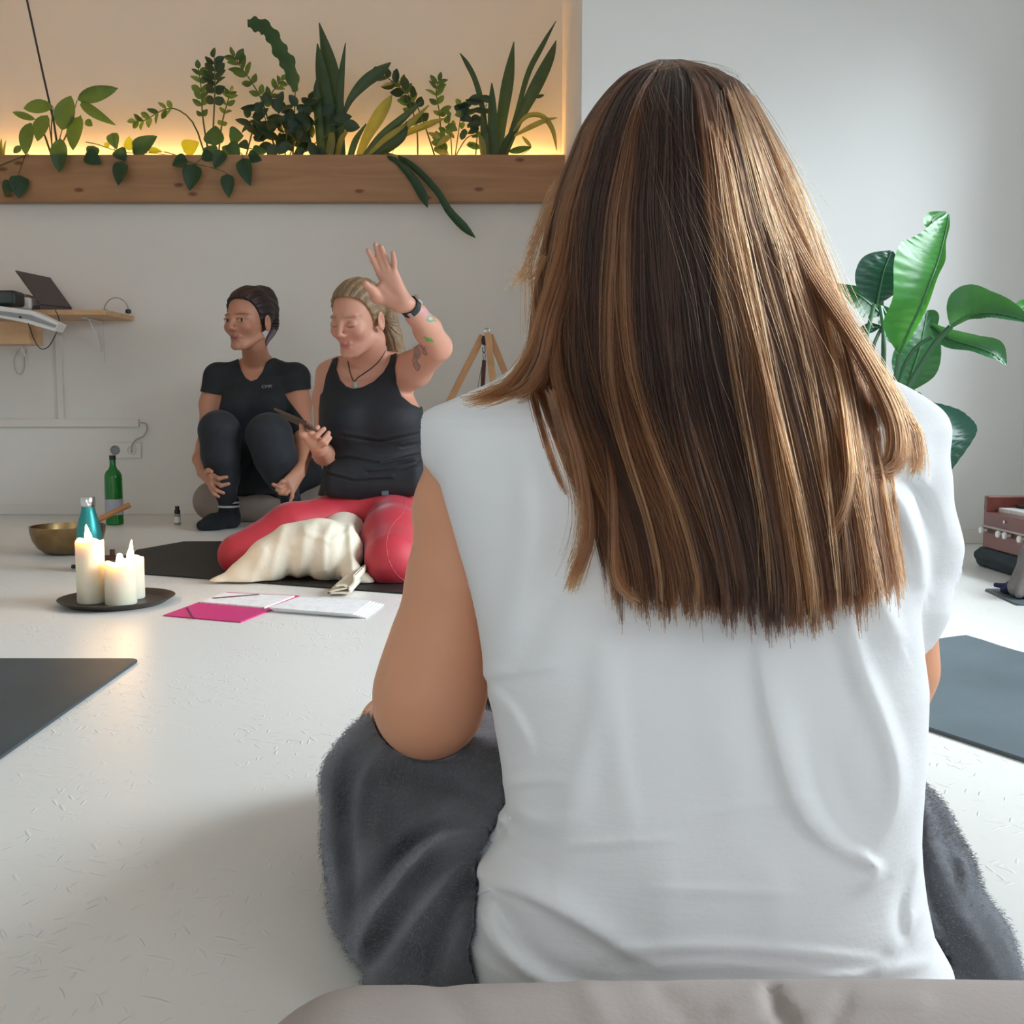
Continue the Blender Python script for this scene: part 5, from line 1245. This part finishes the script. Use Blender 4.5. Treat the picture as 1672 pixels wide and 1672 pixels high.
path_strands(240, [(915, 500, .84), (908, 600, .80), (925, 680, .765), (945, 750, .75), (958, 820, .735), (958, 880, .722), (940, 935, .712), (930, 965, .708)], 8, 8, .42, .8)
path_strands(40, [(900, 640, .775), (930, 740, .76), (950, 830, .735), (945, 900, .72), (930, 950, .71)], 12, 10, .45, 1.2, .0002)
path_strands(110, [(965, 560, .82), (985, 690, .775), (1000, 790, .735), (1003, 870, .72), (1005, 930, .708), (1020, 965, .70), (1050, 985, .695)], 7, 7, .45, .8)
path_strands(300, [(1215, 240, .85), (1312, 430, .838), (1390, 550, .81), (1440, 640, .80), (1462, 700, .79), (1462, 750, .775), (1440, 772, .765), (1412, 776, .757)], 13, 8, .46, .8)
path_strands(260, [(1215, 230, .87), (1308, 400, .862), (1388, 535, .835), (1440, 620, .81), (1475, 690, .81), (1488, 740, .80), (1490, 775, .79)], 13, 10, .55, .9)
path_strands(140, [(1340, 500, .83), (1372, 640, .79), (1386, 740, .748), (1388, 790, .735), (1375, 850, .72), (1350, 890, .71)], 7, 10, .6, .8)
path_strands(60, [(1225, 160, .88), (1290, 290, .855), (1330, 400, .85), (1365, 500, .84), (1400, 580, .83)], 16, 18, .6, 1.5, .0002)
path_strands(45, [(1200, 150, .83), (1230, 230, .80), (1262, 330, .795), (1300, 420, .79)], 34, 28, .8, 1.3, .0002)
path_strands(16, [(1060, 150, .84), (1100, 280, .802), (1150, 400, .786), (1190, 500, .778), (1215, 600, .768)], 50, 40, .32, 1.4, .00014)
path_strands(14, [(1070, 112, .87), (1120, 102, .875), (1170, 112, .875), (1205, 135, .87)], 20, 4, .3, 1.2, .00014)
pos = np.array(pos, float)
# lay every strand on the cloth instead of letting it sink in
fl_ = pos.reshape(-1, 3)
for _ in range(3):
    ok = np.all((fl_ > SHIRT.lo + SHIRT.h) & (fl_ < SHIRT.lo + SHIRT.h * (SHIRT.n - 2)), axis=1); vals = np.full(len(fl_), .1); vals[ok] = SHIRT.val(fl_[ok])
    push = np.clip(.0012 - vals, 0, .02) * (vals < .0012); fl_[:, 1] -= push
pos = fl_.reshape(pos.shape).astype(np.float32); rad = np.array(rad, np.float32); colr = np.array(colr, np.float32)
n = len(pos)
hc = bpy.data.hair_curves.new('hair_strands'); hc.add_curves([NP] * n)
hc.points.foreach_set('position', pos.ravel())
ra = hc.attributes.get('radius') or hc.attributes.new('radius', 'FLOAT', 'POINT'); ra.data.foreach_set('value', rad.ravel())
ca = hc.attributes.new('Tone', 'FLOAT_COLOR', 'POINT'); c4 = np.ones((n * NP, 4), np.float32); c4[:, :3] = colr.reshape(-1, 3); ca.data.foreach_set('color', c4.ravel())
m = bpy.data.materials.new('hair_strand'); m.use_nodes = True; N = m.node_tree.nodes; L = m.node_tree.links; N.remove(N['Principled BSDF'])
h_ = N.new('ShaderNodeBsdfHairPrincipled'); h_.parametrization = 'COLOR'; h_.inputs['Roughness'].default_value = .35; h_.inputs['Radial Roughness'].default_value = .5
a_ = N.new('ShaderNodeAttribute'); a_.attribute_name = 'Tone'; L.new(a_.outputs['Color'], h_.inputs['Color']); L.new(h_.outputs[0], N['Material Output'].inputs[0])
hc.materials.append(m)
ho = bpy.data.objects.new('hair_strands', hc); COL.objects.link(ho); ho.parent = hair; ho['kind'] = 'stuff'
# ------------------------------------------------------------------ plants
def leafmat(name, c, transl=.25, rough=.4):
    return mat(name, c, rough, noise=(25, .18), transl=transl)
M['leaf_dark'] = leafmat('dark_leaf', (.012, .040, .022), .15)
M['leaf_green'] = leafmat('green_leaf', (.045, .105, .040), .30)
M['leaf_pothos'] = leafmat('pothos_leaf', (.022, .070, .030), .25)
M['leaf_lime_lit'] = leafmat('lime_lit_leaf', (.22, .26, .03), .45)  # lime tone; also paints the strip's yellow light onto a pothos leaf
M['leaf_snake'] = leafmat('snake_leaf', (.025, .065, .035), .12)
M['leaf_edge'] = leafmat('pale_edged_leaf', (.15, .17, .055), .25)
M['stem'] = mat('plant_stem', (.07, .10, .03), .6)
SHAPES = {'oval': lambda t: math.sin(math.pi * t ** .85) ** .75, 'heart': lambda t: math.sin(math.pi * t ** .58) ** .8,
          'blade': lambda t: (min(1, (t + .05) / .35) ** .6) * (1 - t ** 2.4) ** .8, 'lance': lambda t: math.sin(math.pi * min(1, t * .96 + .04) ** .7) ** .85}
def leaf(parent, m, b, t, w, shape='oval', bend=0.0, nrm=None, fold=.25, n=9, name='leaf', wave=0):
    """leaf blade from b to t (3-D), w = full width, bend = sag of the midrib"""
    b = np.array(b, float); t = np.array(t, float); ax = norm(t - b); L = np.linalg.norm(t - b)
    nr = V(0, -1, 0) if nrm is None else norm(nrm)
    sd = norm(np.cross(ax, nr)); nr = np.cross(sd, ax); v = []; f = []
    for i in range(n + 1):
        s_ = i / n; hw = w / 2 * max(.0, SHAPES[shape](s_)); c = b + (t - b) * s_ + nr * bend * L * math.sin(math.pi * s_)
        for q in (-1, -.5, 0, .5, 1):
            k = abs(q); v.append(c + sd * hw * q + nr * (fold * hw * k + wave * hw * math.sin(9 * s_ + 2 * q)))
    for i in range(n):
        for j in range(4): f.append((i * 5 + j, i * 5 + j + 1, (i + 1) * 5 + j + 1, (i + 1) * 5 + j))
    return link(name, mesh_np(name, v, f), m, parent)
def rn(a=.5): return norm(V(random.uniform(-a, a), -1, random.uniform(-a, a)))
def pleaf(parent, m, b, t, wpx, Y=4.72, dY=0, shape='oval', bend=.04, a=.45, **k):
    return leaf(parent, m, at(b[0], b[1], Y), at(t[0], t[1], Y + dY), wpx / F * Y, shape, bend, rn(a), **k)
def stem(parent, pts, Y=4.74, r=.003, m=None, name='stem'):
    return MB().tube([at(p[0], p[1], p[2] if len(p) > 2 else Y) for p in spline([(*p, Y) if len(p) == 2 else p for p in pts], 14)], [r * (1.1 - .5 * i / 13) for i in range(14)], 6).build(name, m or M['stem'], parent, smooth=True)
ZS = 262   # picture row where stems go into the soil
def plant(px, label, name='potted_plant', Y=4.78):
    return empty(name, at(px, 256, Y), label, 'plant', 'plants on the ledge')
# philodendron far left
p = plant(100, 'broad-leaved philodendron at the left end of the plant ledge', 'philodendron')
G = M['leaf_green']
for b, t, w, sh in (((126, 163), (193, 144), 24, 'oval'), ((132, 168), (190, 205), 17, 'lance'), ((101, 213), (116, 156), 33, 'oval'), ((87, 174), (38, 177), 22, 'oval'), ((58, 195), (20, 183), 11, 'oval'),
                    ((78, 188), (61, 231), 28, 'oval'), ((50, 200), (42, 254), 25, 'oval'), ((132, 189), (119, 246), 29, 'oval'), ((99, 226), (97, 282), 27, 'oval'), ((140, 196), (151, 206), 12, 'oval'), ((34, 238), (22, 250), 10, 'oval')):
    pleaf(p, G, b, t, w, 4.70 if t[1] < 250 else 4.615, 0, sh, .06)
for q in ([(86, ZS), (80, 240), (70, 215), (50, 201)], [(86, ZS), (84, 230), (78, 190)], [(86, ZS), (95, 235), (101, 213)], [(88, ZS), (108, 220), (126, 164)], [(88, ZS), (112, 215), (132, 188)], [(88, ZS, 4.78), (94, 240, 4.70), (99, 227, 4.63)], [(86, ZS), (70, 215), (58, 195)], [(86, ZS), (84, 210), (87, 175)]): stem(p, q)
# hanging heart-leaved vine at far left
p = plant(30, 'hanging pothos vine with two heart leaves at the left edge', 'pothos_vine')
for b, t, w in (((33, 286), (30, 324), 30), ((21, 296), (8, 320), 24)): pleaf(p, M['leaf_pothos'], b, t, w, 4.615, 0, 'heart')
for q in ([(50, ZS, 4.75), (44, 250, 4.66), (38, 262, 4.615), (30, 285, 4.615)], [(-10, 275, 4.615), (20, 262, 4.615), (42, 254, 4.64)]): stem(p, q, r=.0035)
for b, t, w in (((2, 262), (-8, 212), 9), ((6, 262), (10, 228), 6), ((3, 262), (2, 225), 6)): pleaf(p, M['leaf_edge'], b, t, w, 4.75, 0, 'blade')
# pothos
p = plant(205, 'small trailing pothos with heart leaves left of the feathery plants', 'pothos')
for b, t, w, mm, Yd in (((183, 217), (191, 244), 21, 'leaf_green', 4.68), ((219, 248), (257, 222), 28, 'leaf_pothos', 4.66), ((211, 246), (211, 222), 16, 'leaf_lime_lit', 4.76), ((140, 250), (166, 268), 26, 'leaf_pothos', 4.62), ((172, 240), (180, 232), 9, 'leaf_lime_lit', 4.72),  # upright lime leaf: yellow strip light put into its colour
                        ((190, 244), (206, 263), 23, 'leaf_pothos', 4.63), ((202, 264), (193, 303), 28, 'leaf_pothos', 4.615), ((242, 246), (266, 248), 12, 'leaf_lime_lit', 4.72), ((153, 238), (150, 262), 20, 'leaf_pothos', 4.63), ((228, 252), (216, 240), 14, 'leaf_pothos', 4.68)):
    pleaf(p, M[mm], b, t, w, Yd, 0, 'heart')
for q in ([(140, 232, 4.70), (160, 236, 4.70), (186, 245, 4.70), (215, 250, 4.70), (250, 250, 4.70), (285, 255, 4.70)], [(190, ZS, 4.76), (188, 246, 4.68), (184, 218, 4.68)], [(196, 252, 4.65), (202, 264, 4.615)]): stem(p, q, r=.0022)
# feathery zz plants: arching stems with leaflets on both sides
def zz(p, pts, nl, ln, wd, m, Y=4.74, s0=.35):
    C_ = spline([(*q, Y + .02 * i) for i, q in enumerate(pts)], 60); stem(p, pts, Y, .0038)
    for i in range(nl):
        s_ = s0 + (1 - s0) * i / max(1, nl - 1); k = int(s_ * 59); c = C_[k]; tg = C_[min(59, k + 2)] - C_[max(0, k - 2)]; th = math.atan2(tg[1], tg[0])
        L = ln * (1 - .35 * abs(s_ - .7) / .35) * random.uniform(.85, 1.1)
        for sg in ((-1, 1) if i < nl - 1 else (0,)):
            a = th + sg * random.uniform(.75, 1.05); t = (c[0] + L * math.cos(a), c[1] + L * math.sin(a))
            pleaf(p, m, (c[0], c[1]), t, wd * random.uniform(.85, 1.15), c[2], random.uniform(-.03, .03), 'oval', .05, .8)
p = plant(345, 'feathery plant with arching leaflet stems on the left of the ledge', 'zz_plant')
zz(p, [(337, ZS), (318, 205), (292, 180), (268, 179), (238, 196), (222, 198)], 7, 20, 9, M['leaf_green'], 4.76, .5)
zz(p, [(342, ZS), (331, 190), (329, 150), (324, 112)], 7, 24, 10, M['leaf_green'], 4.74)
zz(p, [(346, ZS), (350, 170), (351, 130), (350, 94)], 7, 25, 13, M['leaf_dark'], 4.72)
zz(p, [(356, ZS), (362, 205), (372, 165), (376, 150)], 6, 17, 8, M['leaf_green'], 4.78)
zz(p, [(452, ZS), (432, 175), (408, 130), (392, 108), (384, 92)], 7, 26, 10, M['leaf_green'], 4.80)
zz(p, [(400, ZS), (420, 190), (445, 150), (460, 132)], 6, 20, 9, M['leaf_green'], 4.84)
p = plant(330, 'dark heart-leaved pothos trailing over the middle of the beam', 'pothos')
for b, t, w, mm, Yd in (((300, 248), (325, 232), 28, 'leaf_lime_lit', 4.74), ((352, 238), (352, 205), 36, 'leaf_pothos', 4.70), ((374, 222), (398, 222), 28, 'leaf_pothos', 4.70), ((306, 262), (281, 270), 27, 'leaf_pothos', 4.615), ((318, 268), (309, 312), 31, 'leaf_pothos', 4.61), ((371, 284), (374, 324), 22, 'leaf_pothos', 4.612), ((396, 258), (409, 304), 26, 'leaf_pothos', 4.612),
                        ((340, 238), (350, 262), 24, 'leaf_pothos', 4.66), ((365, 246), (350, 275), 22, 'leaf_pothos', 4.63), ((380, 250), (362, 240), 20, 'leaf_pothos', 4.68), ((330, 250), (352, 262), 18, 'leaf_pothos', 4.64), ((405, 252), (428, 262), 20, 'leaf_pothos', 4.64), ((412, 246), (436, 248), 18, 'leaf_pothos', 4.66), ((392, 232), (406, 244), 18, 'leaf_dark', 4.70), ((376, 232), (392, 262), 22, 'leaf_pothos', 4.66)):
    pleaf(p, M[mm], b, t, w, Yd, 0, 'heart')
for q in ([(268, 248, 4.72), (290, 254, 4.66), (310, 265, 4.62), (340, 272, 4.62), (360, 278, 4.615), (371, 284, 4.615)], [(330, ZS, 4.76), (340, 250, 4.66), (318, 268, 4.62)], [(370, ZS, 4.76), (392, 250, 4.66), (397, 258, 4.62)], [(420, ZS, 4.78), (415, 245, 4.70), (396, 240, 4.68)]): stem(p, q, r=.0024)
# dark bushy plant and the wavy cactus leaf
p = plant(465, 'dense dark leafy bush in the middle of the plant ledge', 'leafy_bush')
rs = random.Random(11)
for q in ([(455, ZS), (440, 220), (410, 190)], [(465, ZS), (470, 200), (478, 155)], [(475, ZS), (500, 215), (520, 190)], [(460, ZS), (440, 215), (425, 165)], [(470, ZS), (490, 210), (505, 165)], [(480, ZS), (520, 230), (570, 200)]): stem(p, q, 4.74, .003)
for i in range(92):
    a = rs.uniform(0, 2 * math.pi); q = rs.uniform(0, 1) ** .6; cx, cy = 470 + 72 * q * math.cos(a), 202 + 46 * q * math.sin(a)
    if cy > 250 or cx < 390: continue
    th = rs.uniform(-2.6, -.5) + rs.uniform(-.9, .9); L = rs.uniform(18, 34)
    pleaf(p, M['leaf_dark'], (cx, cy), (cx + L * math.cos(th), cy - L * .8 * math.sin(th) * rs.choice((-1, 1, -1))), rs.uniform(11, 18), 4.72 + rs.uniform(-.03, .10), rs.uniform(-.03, .03), rs.choice(('oval', 'lance')), .06, .9)
for b, t, w in (((505, 232), (522, 262), 17), ((515, 240), (535, 258), 16), ((490, 240), (492, 256), 14), ((450, 236), (438, 258), 18), ((560, 205), (588, 208), 20), ((545, 195), (575, 190), 15), ((470, 232), (455, 252), 16)): pleaf(p, M['leaf_dark'], b, t, w, 4.66, 0, 'oval')
p = plant(480, 'wavy-edged flat cactus leaf rising high over the dark bush', 'leaf_cactus')
def ribbon(parent, m, ctrl, name='leaf', n=30, edge=None, fold=.15):
    """ctrl rows (px, py, Y, width px)"""
    C_ = spline(ctrl, n); P_ = np.array([at(c[0], c[1], c[2]) for c in C_]); v = []; f = []
    for i in range(n):
        tg = norm(P_[min(n - 1, i + 1)] - P_[max(0, i - 1)]); vd = norm(P_[i] - V(0, 0, HCAM)); tw = norm(vd + V(.25, 0, .2)); sd = norm(np.cross(tg, tw)); nr = np.cross(sd, tg)
        hw = max(.0003, C_[i][3] / F * C_[i][2] / 2) * (1 + (edge(i) if edge else 0))
        for q in (-1, -.5, 0, .5, 1): v.append(P_[i] + sd * hw * q + nr * fold * hw * abs(q))
    for i in range(n - 1):
        for j in range(4): f.append((i * 5 + j, i * 5 + j + 1, (i + 1) * 5 + j + 1, (i + 1) * 5 + j))
    return link(name, mesh_np(name, v, f), m, parent)
ribbon(p, M['leaf_pothos'], [(482, 150, 4.74, 6), (479, 135, 4.74, 18), (470, 105, 4.72, 24), (458, 85, 4.70, 24), (446, 62, 4.68, 22), (432, 46, 4.66, 22), (416, 40, 4.66, 21), (404, 38, 4.66, 10)], n=44, edge=lambda i: .16 * (1 if i % 6 < 3 else -1) * (1 if i % 3 else .4))
stem(p, [(478, ZS), (480, 210), (482, 150)], 4.74, .004)
# snake plants
def snake(p, blades, m='leaf_snake'):
    for b in blades: ribbon(p, M[b[1] if isinstance(b[1], str) else m], b[0], n=18, fold=.35)
p = plant(545, 'tall snake plant with upright pointed blades on the ledge', 'snake_plant')
snake(p, [([(548, 262, 4.80, 20), (548, 190, 4.80, 27), (537, 110, 4.80, 27), (521, 37, 4.80, 2)], 0), ([(538, 262, 4.77, 18), (535, 190, 4.77, 21), (524, 120, 4.77, 20), (518, 71, 4.77, 2)], 0), ([(556, 262, 4.78, 14), (552, 190, 4.78, 16), (556, 130, 4.78, 12), (564, 70, 4.78, 1.5)], 0),
          ([(525, 262, 4.76, 12), (520, 200, 4.76, 14), (516, 150, 4.76, 10), (518, 126, 4.76, 2)], 0), ([(560, 192, 4.80, 4), (572, 162, 4.79, 11), (595, 135, 4.78, 18), (620, 117, 4.77, 17), (638, 102, 4.77, 2)], 0), ([(562, 262, 4.80, 6), (560, 225, 4.80, 5), (560, 190, 4.80, 4)], 0),
          ([(535, 262, 4.72, 11), (540, 235, 4.72, 13), (541, 216, 4.72, 9)], 'leaf_edge'), ([(550, 262, 4.74, 9), (556, 230, 4.74, 9), (570, 210, 4.74, 3)], 'leaf_edge')])
p = plant(600, 'fan of spreading striped blades leaning right on the ledge', 'spider_plant')
snake(p, [([(583, 262, 4.76, 9), (598, 225, 4.75, 15), (618, 190, 4.74, 20), (632, 168, 4.74, 14), (640, 155, 4.74, 1.5)], 'leaf_edge'), ([(590, 262, 4.74, 8), (620, 225, 4.73, 12), (655, 195, 4.72, 12), (688, 166, 4.71, 2)], 0), ([(596, 262, 4.72, 8), (630, 228, 4.71, 12), (665, 205, 4.70, 11), (700, 172, 4.70, 2)], 'leaf_edge'),
          ([(600, 262, 4.72, 6), (630, 243, 4.71, 15), (656, 222, 4.70, 14), (664, 198, 4.70, 2)], 'leaf_dark'), ([(605, 262, 4.78, 5), (650, 225, 4.78, 8), (700, 203, 4.77, 10), (727, 193, 4.77, 1)], 'leaf_edge'), ([(570, 262, 4.76, 10), (580, 230, 4.76, 10), (598, 202, 4.76, 2)], 0),
          ([(618, 255, 4.68, 4), (645, 262, 4.61, 9), (672, 290, 4.60, 14), (690, 320, 4.60, 15), (698, 339, 4.60, 1.5)], 'leaf_pothos'), ([(625, 250, 4.70, 4), (660, 262, 4.62, 9), (688, 285, 4.60, 11), (715, 315, 4.59, 11), (733, 345, 4.59, 13), (758, 372, 4.59, 14), (776, 388, 4.59, 1.5)], 'leaf_pothos')])
p = plant(690, 'second feathery plant leaning left in the right half of the ledge', 'zz_plant')
zz(p, [(712, ZS), (697, 215), (678, 168), (650, 140), (622, 120)], 7, 26, 13, M['leaf_dark'], 4.80)
zz(p, [(682, ZS), (680, 205), (665, 160), (650, 130)], 6, 22, 10, M['leaf_green'], 4.84)
zz(p, [(722, ZS), (718, 190), (712, 150), (716, 132)], 6, 22, 9, M['leaf_green'], 4.82)
stem(p, [(652, 225), (644, 240), (638, ZS)], 4.82, .002)
p = plant(740, 'low pale-green leafy plant right of the feathery stems', 'leafy_plant')
rs = random.Random(5)
for q in ([(738, ZS), (736, 225), (730, 185)], [(742, ZS), (748, 220), (752, 190)], [(735, ZS), (725, 235), (712, 222)], [(740, ZS), (760, 228), (775, 220)]): stem(p, q, 4.80, .003)
for i in range(34):
    cx, cy = rs.uniform(712, 778), rs.uniform(172, 248); th = rs.uniform(0, 6.28); L = rs.uniform(14, 24)
    pleaf(p, M[rs.choice(('leaf_green', 'leaf_green', 'leaf_dark'))], (cx, cy), (cx + L * math.cos(th), min(258, cy + .7 * L * math.sin(th))), rs.uniform(8, 12), 4.78 + rs.uniform(-.03, .06), 0, 'oval', .05, .8)
for b, t, w in (((735, 222), (712, 240), 10), ((718, 225), (698, 216), 8), ((730, 250), (708, 246), 9)): pleaf(p, M['leaf_edge'], b, t, w, 4.74, 0, 'lance')
p = plant(815, 'snake plant with long thin blades at the right end of the ledge', 'snake_plant')
snake(p, [([(812, 262, 4.80, 12), (818, 200, 4.80, 17), (829, 130, 4.80, 19), (839, 68, 4.80, 1.5)], 0), ([(822, 262, 4.78, 7), (845, 200, 4.78, 13), (875, 140, 4.78, 20), (897, 95, 4.78, 15), (908, 66, 4.78, 1.5)], 0), ([(818, 262, 4.79, 5), (842, 190, 4.79, 7), (862, 120, 4.79, 9), (885, 75, 4.79, 8), (908, 34, 4.79, 1)], 0),
          ([(802, 262, 4.78, 4), (786, 170, 4.78, 9), (775, 130, 4.78, 9), (762, 104, 4.78, 8), (751, 87, 4.78, 1.5)], 0), ([(805, 262, 4.74, 14), (804, 210, 4.74, 17), (803, 165, 4.74, 12), (803, 135, 4.74, 1.5)], 0), ([(795, 262, 4.75, 10), (790, 220, 4.75, 12), (786, 185, 4.75, 3)], 0),
          ([(838, 215, 4.72, 3), (860, 190, 4.71, 7), (885, 190, 4.70, 8), (902, 212, 4.70, 8), (909, 246, 4.70, 1)], 'leaf_edge'), ([(840, 222, 4.72, 3), (865, 208, 4.71, 8), (890, 197, 4.70, 7), (910, 192, 4.70, 1)], 'leaf_edge'), ([(812, 262, 4.72, 8), (828, 230, 4.72, 12), (846, 205, 4.72, 4)], 'leaf_dark'), ([(790, 262, 4.70, 9), (787, 235, 4.70, 11), (783, 222, 4.70, 5)], 'leaf_edge')])
rs = random.Random(9)
for i in range(16):
    cx, cy = rs.uniform(758, 806), rs.uniform(158, 215); th = rs.uniform(2.2, 4.2); L = rs.uniform(16, 28)
    pleaf(p, M['leaf_dark'], (cx, cy), (cx + L * math.cos(th), cy + .6 * L * math.sin(th)), rs.uniform(10, 16), 4.76, 0, 'oval', .05, .8)
for b, t, w, mm in (((830, 248), (868, 240), 11, 'leaf_pothos'), ((868, 240), (852, 222), 6, 'leaf_edge'), ((875, 160), (889, 155), 6, 'leaf_dark')): pleaf(p, M[mm], b, t, w, 4.72, 0, 'oval')
stem(p, [(852, 252, 4.74), (862, 246, 4.72), (868, 240, 4.72)], r=.0015); stem(p, [(776, ZS), (782, 200), (795, 170)], 4.78, .003); stem(p, [(806, ZS), (800, 215), (780, 175)], 4.78, .003)
# thin black cord running up from the ledge
tag(MB().tube([at(*q) for q in ((40, -60, 4.60), (44, 0, 4.64), (70, 120, 4.70), (88, 200, 4.75), (97, 262, 4.78))], .0048, 8).build('black_cord', M['black_plastic'], smooth=True), 'straight black cord rising from the philodendron to the top edge', 'cord')

# ------------------------------------------------------------------ large-leaved plant by the right wall
bp_ = empty('bird_of_paradise', (1.02, 2.92, 0), 'tall large-leaved green plant in a pot by the pale right wall', 'plant')
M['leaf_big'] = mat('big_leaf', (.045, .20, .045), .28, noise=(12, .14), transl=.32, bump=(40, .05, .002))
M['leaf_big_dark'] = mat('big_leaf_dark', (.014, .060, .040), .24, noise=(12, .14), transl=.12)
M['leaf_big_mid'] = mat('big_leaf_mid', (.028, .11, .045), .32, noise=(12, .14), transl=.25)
M['stalk'] = mat('leaf_stalk', (.05, .15, .07), .4)
M['pot'] = mat('clay_pot', (.42, .40, .37), .7, noise=(12, .08))
def bigleaf(ctrl, wl, wr, m, cup=.35, ribs=14, n=40, droop=0, tw=0.0, nrm=(0, -1, .15), amp=.0065):
    """ctrl: midrib (px,py,Y); wl/wr: half widths in px on both sides (control rows along the midrib)"""
    C_ = spline(ctrl, n); P_ = np.array([at(*c) for c in C_]); WL = spline([(w,) for w in wl], n)[:, 0]; WR2 = spline([(w,) for w in wr], n)[:, 0]; v = []; f = []; mN = 9
    for i in range(n):
        s_ = i / (n - 1); tg = norm(P_[min(n - 1, i + 1)] - P_[max(0, i - 1)]); nr = norm(V(*nrm) + V(tw * (s_ - .5), 0, 0)); sd = norm(np.cross(tg, nr)); nr = np.cross(sd, tg); k = C_[i][2] / F
        for j in range(mN):
            q = (j - 4) / 4; hw = max(.4, WL[i] if q < 0 else WR2[i]) * k
            rib = amp * math.sin(2 * math.pi * ribs * (s_ - .12 * abs(q))) * abs(q) * (1.05 - abs(q)) * 1.6 * min(1, hw / .02)
            v.append(P_[i] + sd * hw * q + nr * (cup * hw * q * q + rib))
    for i in range(n - 1):
        for j in range(mN - 1): f.append((i * mN + j, i * mN + j + 1, (i + 1) * mN + j + 1, (i + 1) * mN + j))
    lf = link('leaf', mesh_np('leaf', v, f), m, bp_)
    MB().tube([p + norm(V(0, 0, HCAM) - p) * .0015 for p in P_[::2]], [.0035 * (1 - .8 * i / (n / 2)) for i in range(len(P_[::2]))], 6).build('midrib', M['stalk'], lf, smooth=True)
    return lf
YB_ = 2.80
big = M['leaf_big']; dk = M['leaf_big_dark']; md = M['leaf_big_mid']
bigleaf([(1469, 578, 2.78), (1484, 540, 2.75), (1503, 500, 2.72), (1522, 452, 2.72), (1532, 425, 2.74), (1540, 395, 2.76), (1546, 370, 2.78), (1549, 350, 2.80)], [2, 40, 46, 66, 60, 36, 20, 2], [2, 8, 10, 8, 10, 4, 4, 1], big, .45, 22, 60, nrm=(-.25, -1, .1), amp=.011)
bigleaf([(1535, 385, 2.79), (1528, 372, 2.80), (1522, 360, 2.82), (1545, 346, 2.83)], [2, 14, 14, 1], [2, 12, 12, 1], big, .3, 4, 20)
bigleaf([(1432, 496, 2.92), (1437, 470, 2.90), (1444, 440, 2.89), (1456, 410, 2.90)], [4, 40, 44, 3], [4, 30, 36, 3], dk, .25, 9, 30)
bigleaf([(1440, 515, 3.00), (1425, 500, 3.00), (1402, 482, 3.0), (1366, 463, 3.02)], [3, 26, 22, 1], [3, 20, 14, 1], md, .2, 9, 26)
bigleaf([(1440, 500, 3.0), (1450, 520, 3.0), (1458, 545, 3.0), (1462, 565, 3.0)], [3, 16, 14, 2], [3, 20, 18, 2], md, .2, 6, 20)
bigleaf([(1553, 533, 2.70), (1580, 516, 2.66), (1612, 511, 2.62), (1645, 515, 2.58), (1690, 528, 2.54)], [4, 46, 34, 22, 2], [3, 8, 16, 13, 2], md, .35, 16, 44, nrm=(.1, -1, .35), amp=.008)
bigleaf([(1480, 640, 2.88), (1490, 605, 2.88), (1504, 560, 2.88), (1514, 508, 2.90)], [4, 38, 36, 3], [4, 34, 30, 3], md, .25, 11, 36)
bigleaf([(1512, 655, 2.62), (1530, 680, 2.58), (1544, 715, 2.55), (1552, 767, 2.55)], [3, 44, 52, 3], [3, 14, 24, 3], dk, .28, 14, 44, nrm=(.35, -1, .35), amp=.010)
bigleaf([(1521, 530, 2.80), (1550, 553, 2.76), (1590, 565, 2.72), (1622, 578, 2.70), (1642, 596, 2.70)], [3, 14, 16, 20, 3], [3, 16, 12, 14, 3], md, .5, 12, 34, tw=1.6)
bigleaf([(1505, 512, 2.92), (1518, 520, 2.92), (1528, 536, 2.92)], [2, 14, 2], [2, 12, 2], md, .4, 4, 16)
bigleaf([(1512, 655, 2.64), (1500, 652, 2.64), (1490, 644, 2.64), (1494, 637, 2.64)], [2, 10, 9, 1], [2, 9, 8, 1], big, .4, 3, 16)
bigleaf([(1512, 656, 2.64), (1495, 664, 2.63), (1478, 670, 2.62)], [2, 10, 2], [2, 11, 2], big, .4, 3, 16)
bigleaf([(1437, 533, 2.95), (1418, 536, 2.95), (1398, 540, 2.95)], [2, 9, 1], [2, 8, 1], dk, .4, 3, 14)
bigleaf([(1662, 520, 2.7), (1668, 505, 2.7), (1690, 498, 2.7)], [2, 14, 6], [2, 10, 5], big, .3, 3, 14)
PC = V(1.02, 2.92, .26); ppx = proj(*PC)
for q, r in (([(1427, 497, 2.92), (1417, 540, 2.92), (1405, 590, 2.92)], .0062), ([(1442, 530, 2.95), (1428, 560, 2.94), (1417, 600, 2.93)], .005), ([(1437, 500, 2.95), (1442, 530, 2.94), (1443, 570, 2.93), (1442, 640, 2.93)], .0065), ([(1469, 577, 2.79), (1462, 620, 2.82), (1450, 660, 2.86)], .0075), ([(1553, 533, 2.71), (1525, 563, 2.74), (1490, 620, 2.80), (1462, 675, 2.86)], .008),
             ([(1522, 550, 2.76), (1498, 565, 2.78), (1478, 595, 2.82), (1458, 650, 2.86)], .0055), ([(1480, 640, 2.88), (1470, 670, 2.88)], .007), ([(1512, 655, 2.63), (1490, 675, 2.72), (1470, 720, 2.82)], .0055)):
    pts = [at(*c) for c in spline(q, 14)] + [V(*PC) + V(random.uniform(-.05, .05), random.uniform(-.05, .05), 0)]
    MB().tube(pts, [r] * 8 + [r * 1.15] * 7, 8).build('stalk', M['stalk'], bp_, smooth=True)
MB().lathe((1.02, 2.92, 0), [(0, .001), (.11, .001), (.115, .006), (.145, .27), (.155, .275), (.155, .30), (.142, .30), (.138, .25), (0, .25)], 48).build('pot', M['pot'], bp_, smooth=True)
MB().lathe((1.02, 2.92, 0), [(.137, .252), (.09, .262), (0, .266)][::-1], 30).build('soil', M['soil'], bp_, smooth=True)
